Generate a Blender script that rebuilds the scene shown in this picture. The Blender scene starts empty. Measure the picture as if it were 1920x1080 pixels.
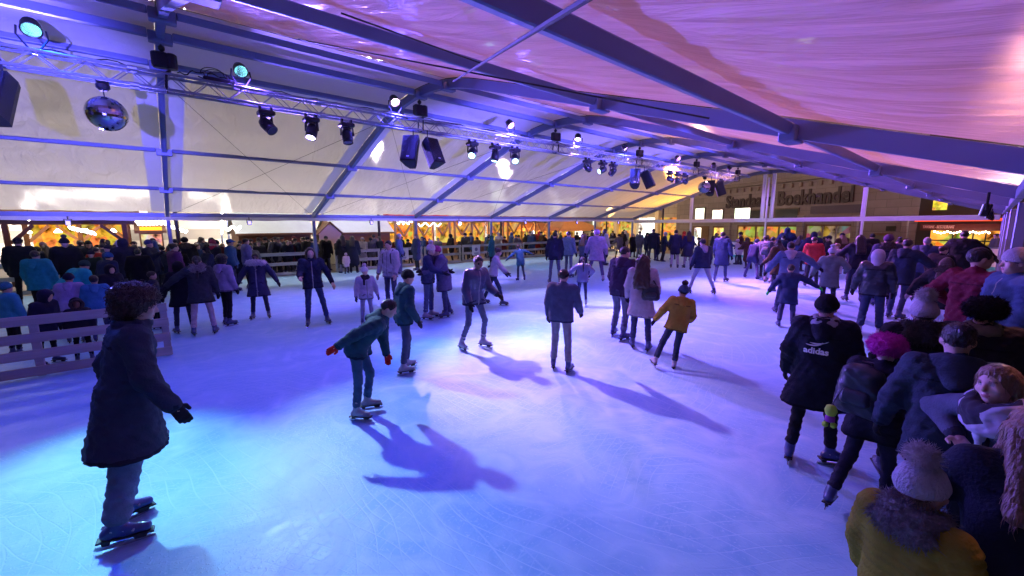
import bpy, math, random
import numpy as np
from mathutils import Vector, Matrix
from mathutils.bvhtree import BVHTree
C = bpy.context.scene
COL = C.collection
PI = math.pi
R = math.radians
rng = np.random.RandomState(7)
random.seed(7)

# ------------------------------------------------------------------ camera
H = 2.25
F, YAW, PITCH, ROLL = 770.826, 0.8605, 0.1517, -0.006
cam_d = bpy.data.cameras.new('camera'); cam = bpy.data.objects.new('camera', cam_d); COL.objects.link(cam)
cam_d.sensor_width = 36; cam_d.lens = 36 * F / 1920; cam_d.clip_end = 600; cam_d.clip_start = 0.05
cam.matrix_world = (Matrix.Translation((0, 0, H)) @ Matrix.Rotation(YAW, 4, 'Z')
                    @ Matrix.Rotation(PI / 2 - PITCH, 4, 'X') @ Matrix.Rotation(ROLL, 4, 'Z'))
C.camera = cam
C.render.engine = 'CYCLES'
C.cycles.max_bounces = 7; C.cycles.diffuse_bounces = 4; C.cycles.glossy_bounces = 3
C.cycles.transmission_bounces = 4; C.cycles.transparent_max_bounces = 10
C.cycles.caustics_reflective = False; C.cycles.caustics_refractive = False
C.cycles.sample_clamp_indirect = 6
C.cycles.use_denoising = True
# ------------------------------------------------------------------ exposure, sky (after dark)
C.view_settings.view_transform = 'Standard'; C.view_settings.look = 'None'
C.view_settings.exposure = 0.0; C.view_settings.gamma = 1.0
w = bpy.data.worlds.new('World'); C.world = w; w.use_nodes = True
nt = w.node_tree; bg = nt.nodes['Background']
sky = nt.nodes.new('ShaderNodeTexSky'); sky.sky_type = 'NISHITA'; sky.sun_disc = False
sky.sun_elevation = R(-2.0); sky.sun_rotation = R(200)
nt.links.new(sky.outputs[0], bg.inputs[0]); bg.inputs[1].default_value = 0.15

# ------------------------------------------------------------------ picture <-> place
def ray(u, v):
    u -= 960; v -= 540
    c, s = math.cos(-ROLL), math.sin(-ROLL)
    u, v = u * c - v * s, u * s + v * c
    x, y = u / F, -v / F
    z2 = math.cos(PITCH) + y * math.sin(PITCH); y2 = -math.sin(PITCH) + y * math.cos(PITCH)
    return np.array([x * math.cos(YAW) - z2 * math.sin(YAW), x * math.sin(YAW) + z2 * math.cos(YAW), y2])
def ground(u, v, z=0.0):
    d = ray(u, v); k = (z - H) / d[2]
    return np.array([d[0] * k, d[1] * k, z])
def height_at(g, u, v):
    d = ray(u, v); return H + d[2] * math.hypot(g[0], g[1]) / math.hypot(d[0], d[1])
def at_x(u, v, X):
    d = ray(u, v); k = X / d[0]; return np.array([X, d[1] * k, H + d[2] * k])
def at_y(u, v, Y):
    d = ray(u, v); k = Y / d[1]; return np.array([d[0] * k, Y, H + d[2] * k])

# ------------------------------------------------------------------ materials
MATS = {}
def principled(name):
    m = bpy.data.materials.new(name); m.use_nodes = True
    return m, m.node_tree, m.node_tree.nodes['Principled BSDF']
def mat(name, col, rough=0.6, metal=0.0, var=0.25, vscale=8.0, bump=0.0, bscale=60.0, stretch=(1, 1, 1), coat=0.0, sheen=0.0, spec=0.5):
    if name in MATS: return MATS[name]
    m, t, b = principled(name)
    tc = t.nodes.new('ShaderNodeTexCoord'); mp = t.nodes.new('ShaderNodeMapping'); mp.inputs['Scale'].default_value = stretch
    t.links.new(tc.outputs['Object'], mp.inputs[0])
    n = t.nodes.new('ShaderNodeTexNoise'); n.inputs['Scale'].default_value = vscale; n.inputs['Detail'].default_value = 4
    t.links.new(mp.outputs[0], n.inputs[0])
    mx = t.nodes.new('ShaderNodeMix'); mx.data_type = 'RGBA'
    a = [c * (1 - var) for c in col]; bb = [min(1, c * (1 + var)) for c in col]
    mx.inputs[6].default_value = (*a, 1); mx.inputs[7].default_value = (*bb, 1)
    t.links.new(n.outputs[0], mx.inputs[0]); t.links.new(mx.outputs[2], b.inputs['Base Color'])
    b.inputs['Roughness'].default_value = rough; b.inputs['Metallic'].default_value = metal
    b.inputs['Coat Weight'].default_value = coat; b.inputs['Sheen Weight'].default_value = sheen
    b.inputs['Specular IOR Level'].default_value = spec
    if bump > 0:
        n2 = t.nodes.new('ShaderNodeTexNoise'); n2.inputs['Scale'].default_value = bscale; n2.inputs['Detail'].default_value = 3
        t.links.new(mp.outputs[0], n2.inputs[0])
        bp = t.nodes.new('ShaderNodeBump'); bp.inputs['Strength'].default_value = bump; bp.inputs['Distance'].default_value = 0.02
        t.links.new(n2.outputs[0], bp.inputs['Height']); t.links.new(bp.outputs[0], b.inputs['Normal'])
    MATS[name] = m
    return m
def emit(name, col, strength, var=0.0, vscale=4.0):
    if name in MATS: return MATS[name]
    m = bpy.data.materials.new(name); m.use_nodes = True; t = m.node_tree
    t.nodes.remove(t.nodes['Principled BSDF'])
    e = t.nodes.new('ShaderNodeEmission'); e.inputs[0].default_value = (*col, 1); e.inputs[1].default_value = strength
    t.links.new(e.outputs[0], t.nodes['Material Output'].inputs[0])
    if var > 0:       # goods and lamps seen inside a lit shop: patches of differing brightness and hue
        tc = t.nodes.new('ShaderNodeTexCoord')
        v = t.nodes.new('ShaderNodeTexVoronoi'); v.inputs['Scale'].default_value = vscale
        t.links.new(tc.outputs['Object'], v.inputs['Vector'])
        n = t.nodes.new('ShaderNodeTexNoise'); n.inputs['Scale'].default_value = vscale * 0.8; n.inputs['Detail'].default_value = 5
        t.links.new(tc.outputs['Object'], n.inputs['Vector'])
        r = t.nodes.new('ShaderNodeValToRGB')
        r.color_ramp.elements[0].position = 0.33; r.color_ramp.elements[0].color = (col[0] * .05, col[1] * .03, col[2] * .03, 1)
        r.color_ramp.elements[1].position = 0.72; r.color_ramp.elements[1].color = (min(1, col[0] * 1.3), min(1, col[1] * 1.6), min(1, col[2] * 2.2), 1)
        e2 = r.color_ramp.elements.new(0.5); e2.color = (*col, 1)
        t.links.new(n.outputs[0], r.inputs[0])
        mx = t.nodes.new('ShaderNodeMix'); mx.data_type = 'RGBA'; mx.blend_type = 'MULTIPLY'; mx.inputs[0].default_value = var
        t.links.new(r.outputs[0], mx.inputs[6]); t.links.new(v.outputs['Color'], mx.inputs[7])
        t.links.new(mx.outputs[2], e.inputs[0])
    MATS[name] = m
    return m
def membrane(name, col, transl, clear, gloss_rough, wrinkle, wscale, stretch, tcol=None, blur=0):
    """PVC tent sheet: scatters the lamps inside, passes the light behind it, a little gloss."""
    m = bpy.data.materials.new(name); m.use_nodes = True; t = m.node_tree
    b = t.nodes['Principled BSDF']
    b.inputs['Base Color'].default_value = (*col, 1); b.inputs['Roughness'].default_value = gloss_rough
    tc = t.nodes.new('ShaderNodeTexCoord'); mp = t.nodes.new('ShaderNodeMapping'); mp.inputs['Scale'].default_value = stretch
    t.links.new(tc.outputs['Object'], mp.inputs[0])
    n = t.nodes.new('ShaderNodeTexNoise'); n.inputs['Scale'].default_value = wscale; n.inputs['Detail'].default_value = 6; n.inputs['Distortion'].default_value = 0.6
    t.links.new(mp.outputs[0], n.inputs[0])
    bp = t.nodes.new('ShaderNodeBump'); bp.inputs['Strength'].default_value = wrinkle; bp.inputs['Distance'].default_value = 0.10
    t.links.new(n.outputs[0], bp.inputs['Height']); t.links.new(bp.outputs[0], b.inputs['Normal'])
    tr = t.nodes.new('ShaderNodeBsdfTranslucent'); tr.inputs[0].default_value = (*(tcol or col), 1)
    t.links.new(bp.outputs[0], tr.inputs['Normal'])
    if blur:
        tp = t.nodes.new('ShaderNodeBsdfRefraction'); tp.inputs['IOR'].default_value = 1.06; tp.inputs['Roughness'].default_value = blur; tp.inputs['Color'].default_value = (.9, .9, .9, 1)
    else: tp = t.nodes.new('ShaderNodeBsdfTransparent')
    n3 = t.nodes.new('ShaderNodeTexNoise'); n3.inputs['Scale'].default_value = 1.3; n3.inputs['Detail'].default_value = 5
    t.links.new(tc.outputs['Object'], n3.inputs[0])
    m1 = t.nodes.new('ShaderNodeMixShader'); m1.inputs[0].default_value = transl
    t.links.new(b.outputs[0], m1.inputs[1]); t.links.new(tr.outputs[0], m1.inputs[2])
    m2 = t.nodes.new('ShaderNodeMixShader')
    ml = t.nodes.new('ShaderNodeMath'); ml.operation = 'MULTIPLY'; ml.inputs[1].default_value = clear * 2
    t.links.new(n3.outputs[0], ml.inputs[0]); t.links.new(ml.outputs[0], m2.inputs[0])
    t.links.new(m1.outputs[0], m2.inputs[1]); t.links.new(tp.outputs[0], m2.inputs[2])
    t.links.new(m2.outputs[0], t.nodes['Material Output'].inputs[0])
    MATS[name] = m
    return m
def ice_material():
    m, t, b = principled('rink_ice')
    tc = t.nodes.new('ShaderNodeTexCoord')
    def noise(scale, det=5, stretch=None, rot=0, dist=0.0):
        mp = t.nodes.new('ShaderNodeMapping'); mp.inputs['Scale'].default_value = stretch or (1, 1, 1); mp.inputs['Rotation'].default_value = (0, 0, rot)
        t.links.new(tc.outputs['Object'], mp.inputs[0])
        n = t.nodes.new('ShaderNodeTexNoise'); n.inputs['Scale'].default_value = scale; n.inputs['Detail'].default_value = det; n.inputs['Distortion'].default_value = dist
        t.links.new(mp.outputs[0], n.inputs[0]); return n
    def ramp(n, p0, p1, c0=0.0, c1=1.0):
        r = t.nodes.new('ShaderNodeMapRange'); r.inputs[1].default_value = p0; r.inputs[2].default_value = p1; r.inputs[3].default_value = c0; r.inputs[4].default_value = c1
        t.links.new(n.outputs[0], r.inputs[0]); return r
    def math2(op, a, bq):
        q = t.nodes.new('ShaderNodeMath'); q.operation = op
        for i, s in enumerate((a, bq)):
            if isinstance(s, (int, float)): q.inputs[i].default_value = s
            else: t.links.new(s.outputs[0], q.inputs[i])
        return q
    snow = ramp(noise(1.7, 10, dist=1.6), 0.40, 0.74)          # shaved snow lying in patches
    fine = ramp(noise(38, 6, dist=0.5), 0.55, 0.72)           # grains
    sc = []
    for i, (ox, oy, sca, dis) in enumerate(((3.1, 7.7, 1.9, 9), (-6.5, 2.2, 2.6, 7), (11.0, -3.0, 2.2, 11), (-14.0, -9.0, 3.1, 6), (-2.0, 14.0, 2.4, 12))):    # blade cuts: long overlapping arcs
        mp = t.nodes.new('ShaderNodeMapping'); mp.inputs['Location'].default_value = (ox, oy, 0); t.links.new(tc.outputs['Object'], mp.inputs[0])
        wv = t.nodes.new('ShaderNodeTexWave'); wv.wave_type = 'RINGS'; wv.rings_direction = 'Z'; wv.inputs['Scale'].default_value = sca; wv.inputs['Distortion'].default_value = dis
        wv.inputs['Detail'].default_value = 1.0; wv.inputs['Detail Scale'].default_value = .35
        t.links.new(mp.outputs[0], wv.inputs[0])
        class W_: outputs = [wv.outputs['Fac']]
        m_ = ramp(noise(.55, 2, None, i * .9), .42, .62)
        sc.append(math2('MULTIPLY', ramp(W_, 0.975, 0.998), m_))
    s = sc[0]
    for q in sc[1:]: s = math2('MAXIMUM', s, q)
    k = math2('MAXIMUM', math2('MULTIPLY', snow, 0.55), math2('MULTIPLY', s, 0.42))
    k = math2('MAXIMUM', k, math2('MULTIPLY', fine, 0.45))
    mx = t.nodes.new('ShaderNodeMix'); mx.data_type = 'RGBA'
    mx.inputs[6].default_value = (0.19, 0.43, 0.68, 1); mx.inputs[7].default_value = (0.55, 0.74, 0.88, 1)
    t.links.new(k.outputs[0], mx.inputs[0]); t.links.new(mx.outputs[2], b.inputs['Base Color'])
    rr = ramp(k, 0.0, 0.6, 0.42, 0.66); t.links.new(rr.outputs[0], b.inputs['Roughness'])
    b.inputs['Specular IOR Level'].default_value = 0.45
    bp = t.nodes.new('ShaderNodeBump'); bp.inputs['Strength'].default_value = 0.42; bp.inputs['Distance'].default_value = 0.009
    hh = math2('ADD', math2('MULTIPLY', fine, 0.5), math2('ADD', math2('MULTIPLY', snow, 0.8), math2('MULTIPLY', s, -0.3)))
    t.links.new(hh.outputs[0], bp.inputs['Height']); t.links.new(bp.outputs[0], b.inputs['Normal'])
    return m
def facade_stone(name, col, brick=(1.2, 0.5)):
    m, t, b = principled(name)
    tc = t.nodes.new('ShaderNodeTexCoord')
    br = t.nodes.new('ShaderNodeTexBrick'); br.inputs['Scale'].default_value = 1.0
    br.inputs['Brick Width'].default_value = brick[0]; br.inputs['Row Height'].default_value = brick[1]; br.inputs['Mortar Size'].default_value = 0.012
    br.inputs['Color1'].default_value = (*col, 1); br.inputs['Color2'].default_value = (*[c * 0.8 for c in col], 1); br.inputs['Mortar'].default_value = (*[c * 0.45 for c in col], 1)
    mp = t.nodes.new('ShaderNodeMapping'); mp.inputs['Rotation'].default_value = (R(90), 0, 0)
    t.links.new(tc.outputs['Object'], mp.inputs[0]); t.links.new(mp.outputs[0], br.inputs[0])
    n = t.nodes.new('ShaderNodeTexNoise'); n.inputs['Scale'].default_value = 1.5; n.inputs['Detail'].default_value = 6
    t.links.new(tc.outputs['Object'], n.inputs[0])
    mx = t.nodes.new('ShaderNodeMix'); mx.data_type = 'RGBA'; mx.blend_type = 'MULTIPLY'; mx.inputs[0].default_value = 0.3
    t.links.new(br.outputs[0], mx.inputs[6]); t.links.new(n.outputs[0], mx.inputs[7])
    t.links.new(mx.outputs[2], b.inputs['Base Color']); b.inputs['Roughness'].default_value = 0.85
    MATS[name] = m; return m

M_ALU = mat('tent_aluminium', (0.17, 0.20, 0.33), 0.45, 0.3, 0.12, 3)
M_TRUSS = mat('truss_aluminium', (0.36, 0.38, 0.44), 0.42, 0.6, 0.1, 5)
M_PVC = membrane('white_tent_sheet', (0.78, 0.78, 0.82), 0.28, 0.0, 0.5, 0.35, 2.2, (1, 1, 1))
M_WIN = membrane('translucent_tent_sheet', (0.62, 0.61, 0.60), 0.70, 0.17, 0.4, 0.8, 2.6, (0.5, 1.6, 1), (0.80, 0.79, 0.80), 0.3)
M_ROOF = membrane('wet_roof_sheet', (0.60, 0.56, 0.62), 0.42, 0.05, 0.12, 0.8, 2.0, (0.35, 2.2, 1), (0.86, 0.66, 0.90), 0.45)
M_FILM = membrane('clear_gable_film', (0.7, 0.7, 0.7), 0.3, 1.7, 0.12, 0.6, 1.6, (1, 1, 1))
M_BLACK = mat('black_metal', (0.012, 0.013, 0.017), 0.42, 0.2, 0.2, 10)
M_SPK = mat('speaker_black', (0.007, 0.007, 0.009), 0.5, 0, 0.2, 30, 0.3, 200)
M_CABLE = mat('black_cable', (0.01, 0.01, 0.012), 0.6)
M_WOOD = mat('weathered_board', (0.36, 0.35, 0.33), 0.75, 0, 0.35, 3, 0.4, 12, (1, 0.12, 3))
M_TIMBER = mat('dark_timber', (0.16, 0.085, 0.045), 0.7, 0, 0.35, 6, 0.3, 20)
M_TIMBERL = mat('pine_timber', (0.42, 0.26, 0.13), 0.7, 0, 0.3, 6, 0.3, 20)
M_TARP = mat('pale_tarpaulin', (0.55, 0.66, 0.64), 0.5, 0, 0.12, 2, 0.4, 6)
M_HUT = mat('cream_hut_boards', (0.62, 0.60, 0.38), 0.7, 0, 0.12, 3, 0.4, 8, (1, 1, 8))
M_RED = mat('red_fabric', (0.45, 0.05, 0.04), 0.7, 0, 0.2, 3)
M_ORANGE = mat('orange_canvas', (0.72, 0.36, 0.16), 0.7, 0, 0.15, 3)
M_WHITE = mat('white_paint', (0.75, 0.75, 0.76), 0.5, 0, 0.08, 4)
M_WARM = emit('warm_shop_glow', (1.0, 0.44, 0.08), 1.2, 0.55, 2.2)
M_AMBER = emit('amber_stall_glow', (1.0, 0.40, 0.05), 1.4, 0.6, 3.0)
M_BULB = emit('warm_bulb', (1.0, 0.82, 0.55), 14)
M_STRING = emit('white_string_lights', (1.0, 0.93, 0.95), 6)
M_LED = emit('white_led_tube', (1.0, 0.93, 0.82), 34)
M_WINLIT = emit('lit_window', (1.0, 0.90, 0.74), 3, 0.25, 0.9)
M_REDLED = emit('red_led_strip', (1.0, 0.09, 0.02), 1.6)

# ------------------------------------------------------------------ mesh helpers
class MB:
    def __init__(self): self.v = []; self.f = []; self.mi = []
    def add(self, vs, fs, mi=0):
        o = len(self.v); self.v.extend([tuple(map(float, p)) for p in vs]); self.f.extend([tuple(i + o for i in f) for f in fs]); self.mi.extend([mi] * len(fs))
    def box(self, c, s, rot=None, mi=0, bev=0.0):
        """box with chamfered long edges when bev > 0"""
        hx, hy, hz = s[0] / 2, s[1] / 2, s[2] / 2
        if bev <= 0:
            P = [Vector((x * hx, y * hy, z * hz)) for z in (-1, 1) for y in (-1, 1) for x in (-1, 1)]
            fs = [(0, 2, 3, 1), (4, 5, 7, 6), (0, 1, 5, 4), (2, 6, 7, 3), (0, 4, 6, 2), (1, 3, 7, 5)]
        else:
            b = min(bev, hx * .9, hy * .9, hz * .9)
            ring = [(hx - b, -hy), (hx, -hy + b), (hx, hy - b), (hx - b, hy), (-hx + b, hy), (-hx, hy - b), (-hx, -hy + b), (-hx + b, -hy)]
            ring2 = [((hx - b) if abs(x) == hx else (abs(x)) if True else 0, y) for x, y in ring]
            P = []
            sx, sy = (hx - b) / hx, (hy - b) / hy
            for z, k in ((-hz, 1), (-hz + b, 0), (hz - b, 0), (hz, 1)):
                for x, y in ring:
                    P.append(Vector((x * (sx if k else 1), y * (sy if k else 1), z)))
            fs = [tuple(range(7, -1, -1)), tuple(range(24, 32))]
            for l in range(3):
                for i in range(8):
                    j = (i + 1) % 8; fs.append((l * 8 + i, l * 8 + j, l * 8 + 8 + j, l * 8 + 8 + i))
        M = Matrix(rot) if rot is not None else Matrix.Identity(3)
        c = Vector(c)
        self.add([M @ p + c for p in P], fs, mi)
    def beam(self, a, b, wx, wz, up=(0, 0, 1), mi=0, bev=0.0, ext=0.0):
        a, b = Vector(a), Vector(b); d = (b - a).normalized(); up = Vector(up)
        x = d.cross(up)
        if x.length < 1e-4: x = d.cross(Vector((1, 0, 0)))
        x.normalize(); z = x.cross(d)
        M = Matrix((x, d, z)).transposed()
        self.box((a + b) / 2, (wx, (b - a).length + 2 * ext, wz), M, mi, bev)
    def tube(self, pts, r, n=8, mi=0, cap=True):
        pts = [Vector(p) for p in pts]; rs = r if isinstance(r, (list, tuple)) else [r] * len(pts)
        vs = []; fs = []; prev = None
        for i, p in enumerate(pts):
            d = (pts[min(i + 1, len(pts) - 1)] - pts[max(i - 1, 0)]).normalized()
            if prev is None:
                x = d.orthogonal().normalized()
            else:
                x = (prev - d * prev.dot(d))
                x = x.normalized() if x.length > 1e-6 else d.orthogonal().normalized()
            prev = x; y = d.cross(x)
            for k in range(n):
                a = 2 * PI * k / n; vs.append(p + (x * math.cos(a) + y * math.sin(a)) * rs[i])
        for i in range(len(pts) - 1):
            for k in range(n):
                k2 = (k + 1) % n; fs.append((i * n + k, i * n + k2, i * n + n + k2, i * n + n + k))
        if cap:
            fs.append(tuple(range(n - 1, -1, -1))); fs.append(tuple(range((len(pts) - 1) * n, len(pts) * n)))
        self.add(vs, fs, mi)
    def lathe(self, prof, c=(0, 0, 0), rot=None, n=20, mi=0):
        M = Matrix(rot) if rot is not None else Matrix.Identity(3); c = Vector(c); vs = []; fs = []
        for r, z in prof:
            for k in range(n):
                a = 2 * PI * k / n; vs.append(M @ Vector((r * math.cos(a), r * math.sin(a), z)) + c)
        for i in range(len(prof) - 1):
            for k in range(n):
                k2 = (k + 1) % n; fs.append((i * n + k, i * n + k2, i * n + n + k2, i * n + n + k))
        fs.append(tuple(range(n - 1, -1, -1))); fs.append(tuple(range((len(prof) - 1) * n, len(prof) * n)))
        self.add(vs, fs, mi)
    def build(self, name, mats, parent=None, smooth=False, loc=None):
        return mkobj(name, np.array(self.v), self.f, mats, parent, smooth, self.mi, loc)
def mkobj(name, v, f, mats, parent=None, smooth=False, mi=None, loc=None):
    me = bpy.data.meshes.new(name); me.from_pydata([tuple(p) for p in v], [], f if isinstance(f, list) else f.tolist())
    for q in (mats if isinstance(mats, (list, tuple)) else [mats]): me.materials.append(q)
    if mi is not None and len(set(mi)) > 1: me.polygons.foreach_set('material_index', np.array(mi, dtype=np.int32))
    if smooth: me.polygons.foreach_set('use_smooth', np.ones(len(me.polygons), dtype=bool))
    me.update()
    o = bpy.data.objects.new(name, me); COL.objects.link(o)
    if loc is not None: o.location = loc
    if parent is not None: o.parent = parent
    return o
def tag(o, label=None, cat=None, group=None, kind=None):
    if label: o['label'] = label
    if cat: o['category'] = cat
    if group: o['group'] = group
    if kind: o['kind'] = kind
    return o
def thing(name, label, cat, loc=(0, 0, 0), rz=0.0, group=None):
    o = bpy.data.objects.new(name, None); COL.objects.link(o); o.location = loc; o.rotation_euler = (0, 0, rz); o.empty_display_size = 0.2
    return tag(o, label, cat, group)
def grid_sheet(name, fn, nu, nv, mats, parent=None, smooth=True):
    vs = [fn(i / nu, j / nv) for j in range(nv + 1) for i in range(nu + 1)]
    fs = [(j * (nu + 1) + i, j * (nu + 1) + i + 1, (j + 1) * (nu + 1) + i + 1, (j + 1) * (nu + 1) + i) for j in range(nv) for i in range(nu)]
    return mkobj(name, vs, fs, mats, parent, smooth)
def text_mesh(body, size, extrude, offset=0.0, shear=0.0):
    cu = bpy.data.curves.new('lettering', 'FONT'); cu.body = body; cu.size = size; cu.extrude = extrude; cu.offset = offset; cu.shear = shear
    cu.align_x = 'CENTER'; cu.resolution_u = 3
    ob = bpy.data.objects.new('lettering', cu); COL.objects.link(ob)
    dg = bpy.context.evaluated_depsgraph_get(); dg.update()
    me = bpy.data.meshes.new_from_object(ob.evaluated_get(dg)); bpy.data.objects.remove(ob)
    v = np.array([p.co[:] for p in me.vertices]); f = [tuple(p.vertices) for p in me.polygons]
    bpy.data.meshes.remove(me)
    return v, f

# ================================================================== SETTING
XL, XR, RIDGE, EAVE = -19.82, 0.21, -9.80, 2.69
TAN = (5.93 - EAVE) / (XR - RIDGE)
YF = [0.418 + 5 * k for k in range(-1, 7)]
YG = YF[-1]
def roof_z(x):
    r = abs(x - RIDGE); z = 5.93 - TAN * r; a = 2.4
    if r < a: z -= (a - r) ** 2 * TAN / (2 * a)
    return z
# ice and plaza
ice = MB(); ice.add([(-20.9, -12, 0), (1.5, -12, 0), (1.5, 29.9, 0), (-20.9, 29.9, 0)], [(0, 1, 2, 3)])
tag(ice.build('ice', ice_material()), kind='structure')
gr = MB(); gr.add([(-150, -150, -0.06), (150, -150, -0.06), (150, 200, -0.06), (-150, 200, -0.06)], [(0, 1, 2, 3)])
tag(gr.build('ground', mat('wet_paving', (0.09, 0.08, 0.075), 0.35, 0, 0.4, 3, 0.3, 14)), kind='structure')

# ------------------------------------------------------------------ the tent
tent = thing('marquee_tent', 'large clear-span event tent with blue-lit aluminium frame roofing the ice rink', 'tent', (RIDGE, 12.9, 0))
TL = Vector((-RIDGE, -12.9, 0))
def tent_part(mb, name, m, smooth=False):
    o = mb.build(name, m, tent, smooth); o.location = TL; return o
for k, y in enumerate(YF):
    mb = MB()
    xs = [XL] + list(np.linspace(RIDGE - 2.6, RIDGE + 2.6, 17)) + [XR]
    pts = [(x, y, roof_z(x)) for x in xs]
    # one continuous box section that follows the slope and the curved ridge
    vs = []; fs = []
    for i, p in enumerate(pts):
        a, b = pts[max(i - 1, 0)], pts[min(i + 1, len(pts) - 1)]
        n = Vector((-(b[2] - a[2]), 0, b[0] - a[0])).normalized()
        for dy, dn in ((-.055, -.085), (.055, -.085), (.055, .105), (-.055, .105)):
            vs.append((p[0] + n.x * dn, y + dy, p[2] + n.z * dn))
    for i in range(len(pts) - 1):
        for q in range(4):
            q2 = (q + 1) % 4; fs.append((i * 4 + q, i * 4 + q2, i * 4 + 4 + q2, i * 4 + 4 + q))
    fs += [(3, 2, 1, 0), tuple(len(vs) - 4 + q for q in range(4))]
    mb.add(vs, fs)
    raf = tent_part(mb, 'rafter', M_ALU)
    for x in (XL + 2.42, XL + 4.97, RIDGE - 1.3, RIDGE, RIDGE + 1.3, XR - 4.4, XR - 1.78):      # purlin cleats with their bolts
        z = roof_z(x) - 0.02
        br = MB(); br.box((x, y, z - .035), (.16, .33, .17), None, 0, .01); br.build('purlin_cleat', M_ALU, raf)
    for X in (XL, XR):
        if X == XR and k < 3: continue
        pm = MB(); pm.box((X + (-.02 if X == XL else .06), y, EAVE / 2 - .07), (.13, .12, EAVE - .12), None, 0, .012)
        pm.box((X, y, .015), (.3, .3, .03), None, 0, .008)
        tent_part(pm, 'post', M_ALU)
for x, wd, ht in ((XL + 2.42, .06, .10), (XL + 4.97, .06, .10), (RIDGE - 1.3, .07, .11), (RIDGE, .12, .13), (RIDGE + 1.3, .07, .11), (XR - 4.4, .10, .12), (XR - 1.78, .10, .12)):
    mb = MB(); s = TAN if x < RIDGE else -TAN
    if x == RIDGE: s = 0
    up = Vector((-s, 0, 1)).normalized()
    z = roof_z(x) - .005
    for a, b in zip(YF[:-1], YF[1:]): mb.beam((x, a + .17, z), (x, b - .17, z), wd, ht, up, 0, .01)
    tent_part(mb, 'purlin', M_ALU)
for X in (XL, XR):
    mb = MB()
    for a, b in zip(YF[:-1], YF[1:]): mb.beam((X, a + .07, EAVE), (X, b - .07, EAVE), .1, .15, (0, 0, 1), 0, .01)
    tent_part(mb, 'eave_beam', M_ALU)
mb = MB()
def val(s, t):
    y = YF[0] + s * (YG - YF[0]); return (XL + .10 + .012 * math.sin(y * 5) * t, y, 2.62 - .13 * t + .012 * math.sin(y * 3.1) * t)
o = grid_sheet('valance', val, 140, 3, M_PVC, tent); o.location = TL
# roof sheets, bay by bay
def wr(x, y):
    return .012 * math.sin(3.1 * y + 1.7 * math.sin(1.3 * x)) * math.sin(2.1 * x + y) + .008 * math.sin(9 * y + 2.2 * x)
for k in range(len(YF) - 1):
    y0, y1 = YF[k], YF[k + 1]
    XB = RIDGE - 1.9
    def win(s, t, y0=y0, y1=y1):
        x = XL + .02 + t * (XB - XL - .02); y = y0 + .42 + s * (y1 - y0 - .84)
        sag = .10 * 4 * s * (1 - s) * math.sin(PI * min(1, t * 1.0)) ** .5
        return (x, y, roof_z(x) + .115 - sag - wr(x, y))
    o = grid_sheet('window_panel', win, 40, 60, M_WIN, tent); o.location = TL
    for a, b in ((y0 + .062, y0 + .42), (y1 - .42, y1 - .062)):
        def strip(s, t, a=a, b=b):
            x = XL + .02 + t * (XB - XL - .02); return (x, a + s * (b - a), roof_z(x) + .117)
        o = grid_sheet('roof_panel', strip, 4, 30, M_PVC, tent); o.location = TL
    def ridge_sheet(s, t, y0=y0, y1=y1):
        x = XB + .005 + t * (RIDGE + 1.3 - XB); y = y0 + .062 + s * (y1 - y0 - .124)
        return (x, y, roof_z(x) + .118 - .03 * 4 * s * (1 - s) * abs(math.sin((x - RIDGE) * 2.4)))
    o = grid_sheet('roof_panel', ridge_sheet, 24, 36, M_PVC, tent); o.location = TL
    def right(s, t, y0=y0, y1=y1):
        x = RIDGE + 1.31 + t * (XR - RIDGE - 1.31); y = y0 + .062 + s * (y1 - y0 - .124)
        env = math.sin(PI * s) ** .7
        kn = (RIDGE + 1.31, XR - 4.4, XR - 1.78, XR + .001)
        i = max(j for j in range(3) if x >= kn[j] - 1e-6); hump = math.sin(PI * (x - kn[i]) / (kn[i + 1] - kn[i]))
        sag = env * (.08 * hump + (.25 + .75 * hump) * (.010 * math.sin(16 * y + 3 * math.sin(1.1 * x)) + .007 * math.sin(27 * y - 2 * x)))
        return (x, y, roof_z(x) + .125 - sag)
    o = grid_sheet('roof_panel', right, 70, 90, M_ROOF, tent); o.location = TL
# bracing cables in the roof plane
def roof_right(u, v, dz=0.0):
    d = ray(u, v); k = (EAVE - dz - H + TAN * XR) / (d[2] + TAN * d[0]); return np.array([0, 0, H]) + d * k
for (a, b, r) in (((1120, -14), (850, 152), .012), ((560, 74), (1330, 222), .009), ((640, 25), (900, 118), .006)):
    mb = MB(); mb.tube([roof_right(*a, .12), roof_right(*b, .12)], r, 6); tent_part(mb, 'brace_cable', M_CABLE)
for k in (1, 2, 3):     # thin cross bracing of the left slope, bay by bay
    mb = MB()
    for (xa, ya, xb, yb) in ((XL + .2, YF[k] + .1, RIDGE - 2, YF[k + 1] - .1), (XL + .2, YF[k + 1] - .1, RIDGE - 2, YF[k] + .1)):
        mb.tube([(xa, ya, roof_z(xa) - .05), (xb, yb, roof_z(xb) - .05)], .005, 5)
    tent_part(mb, 'brace_cable', M_CABLE)
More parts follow.
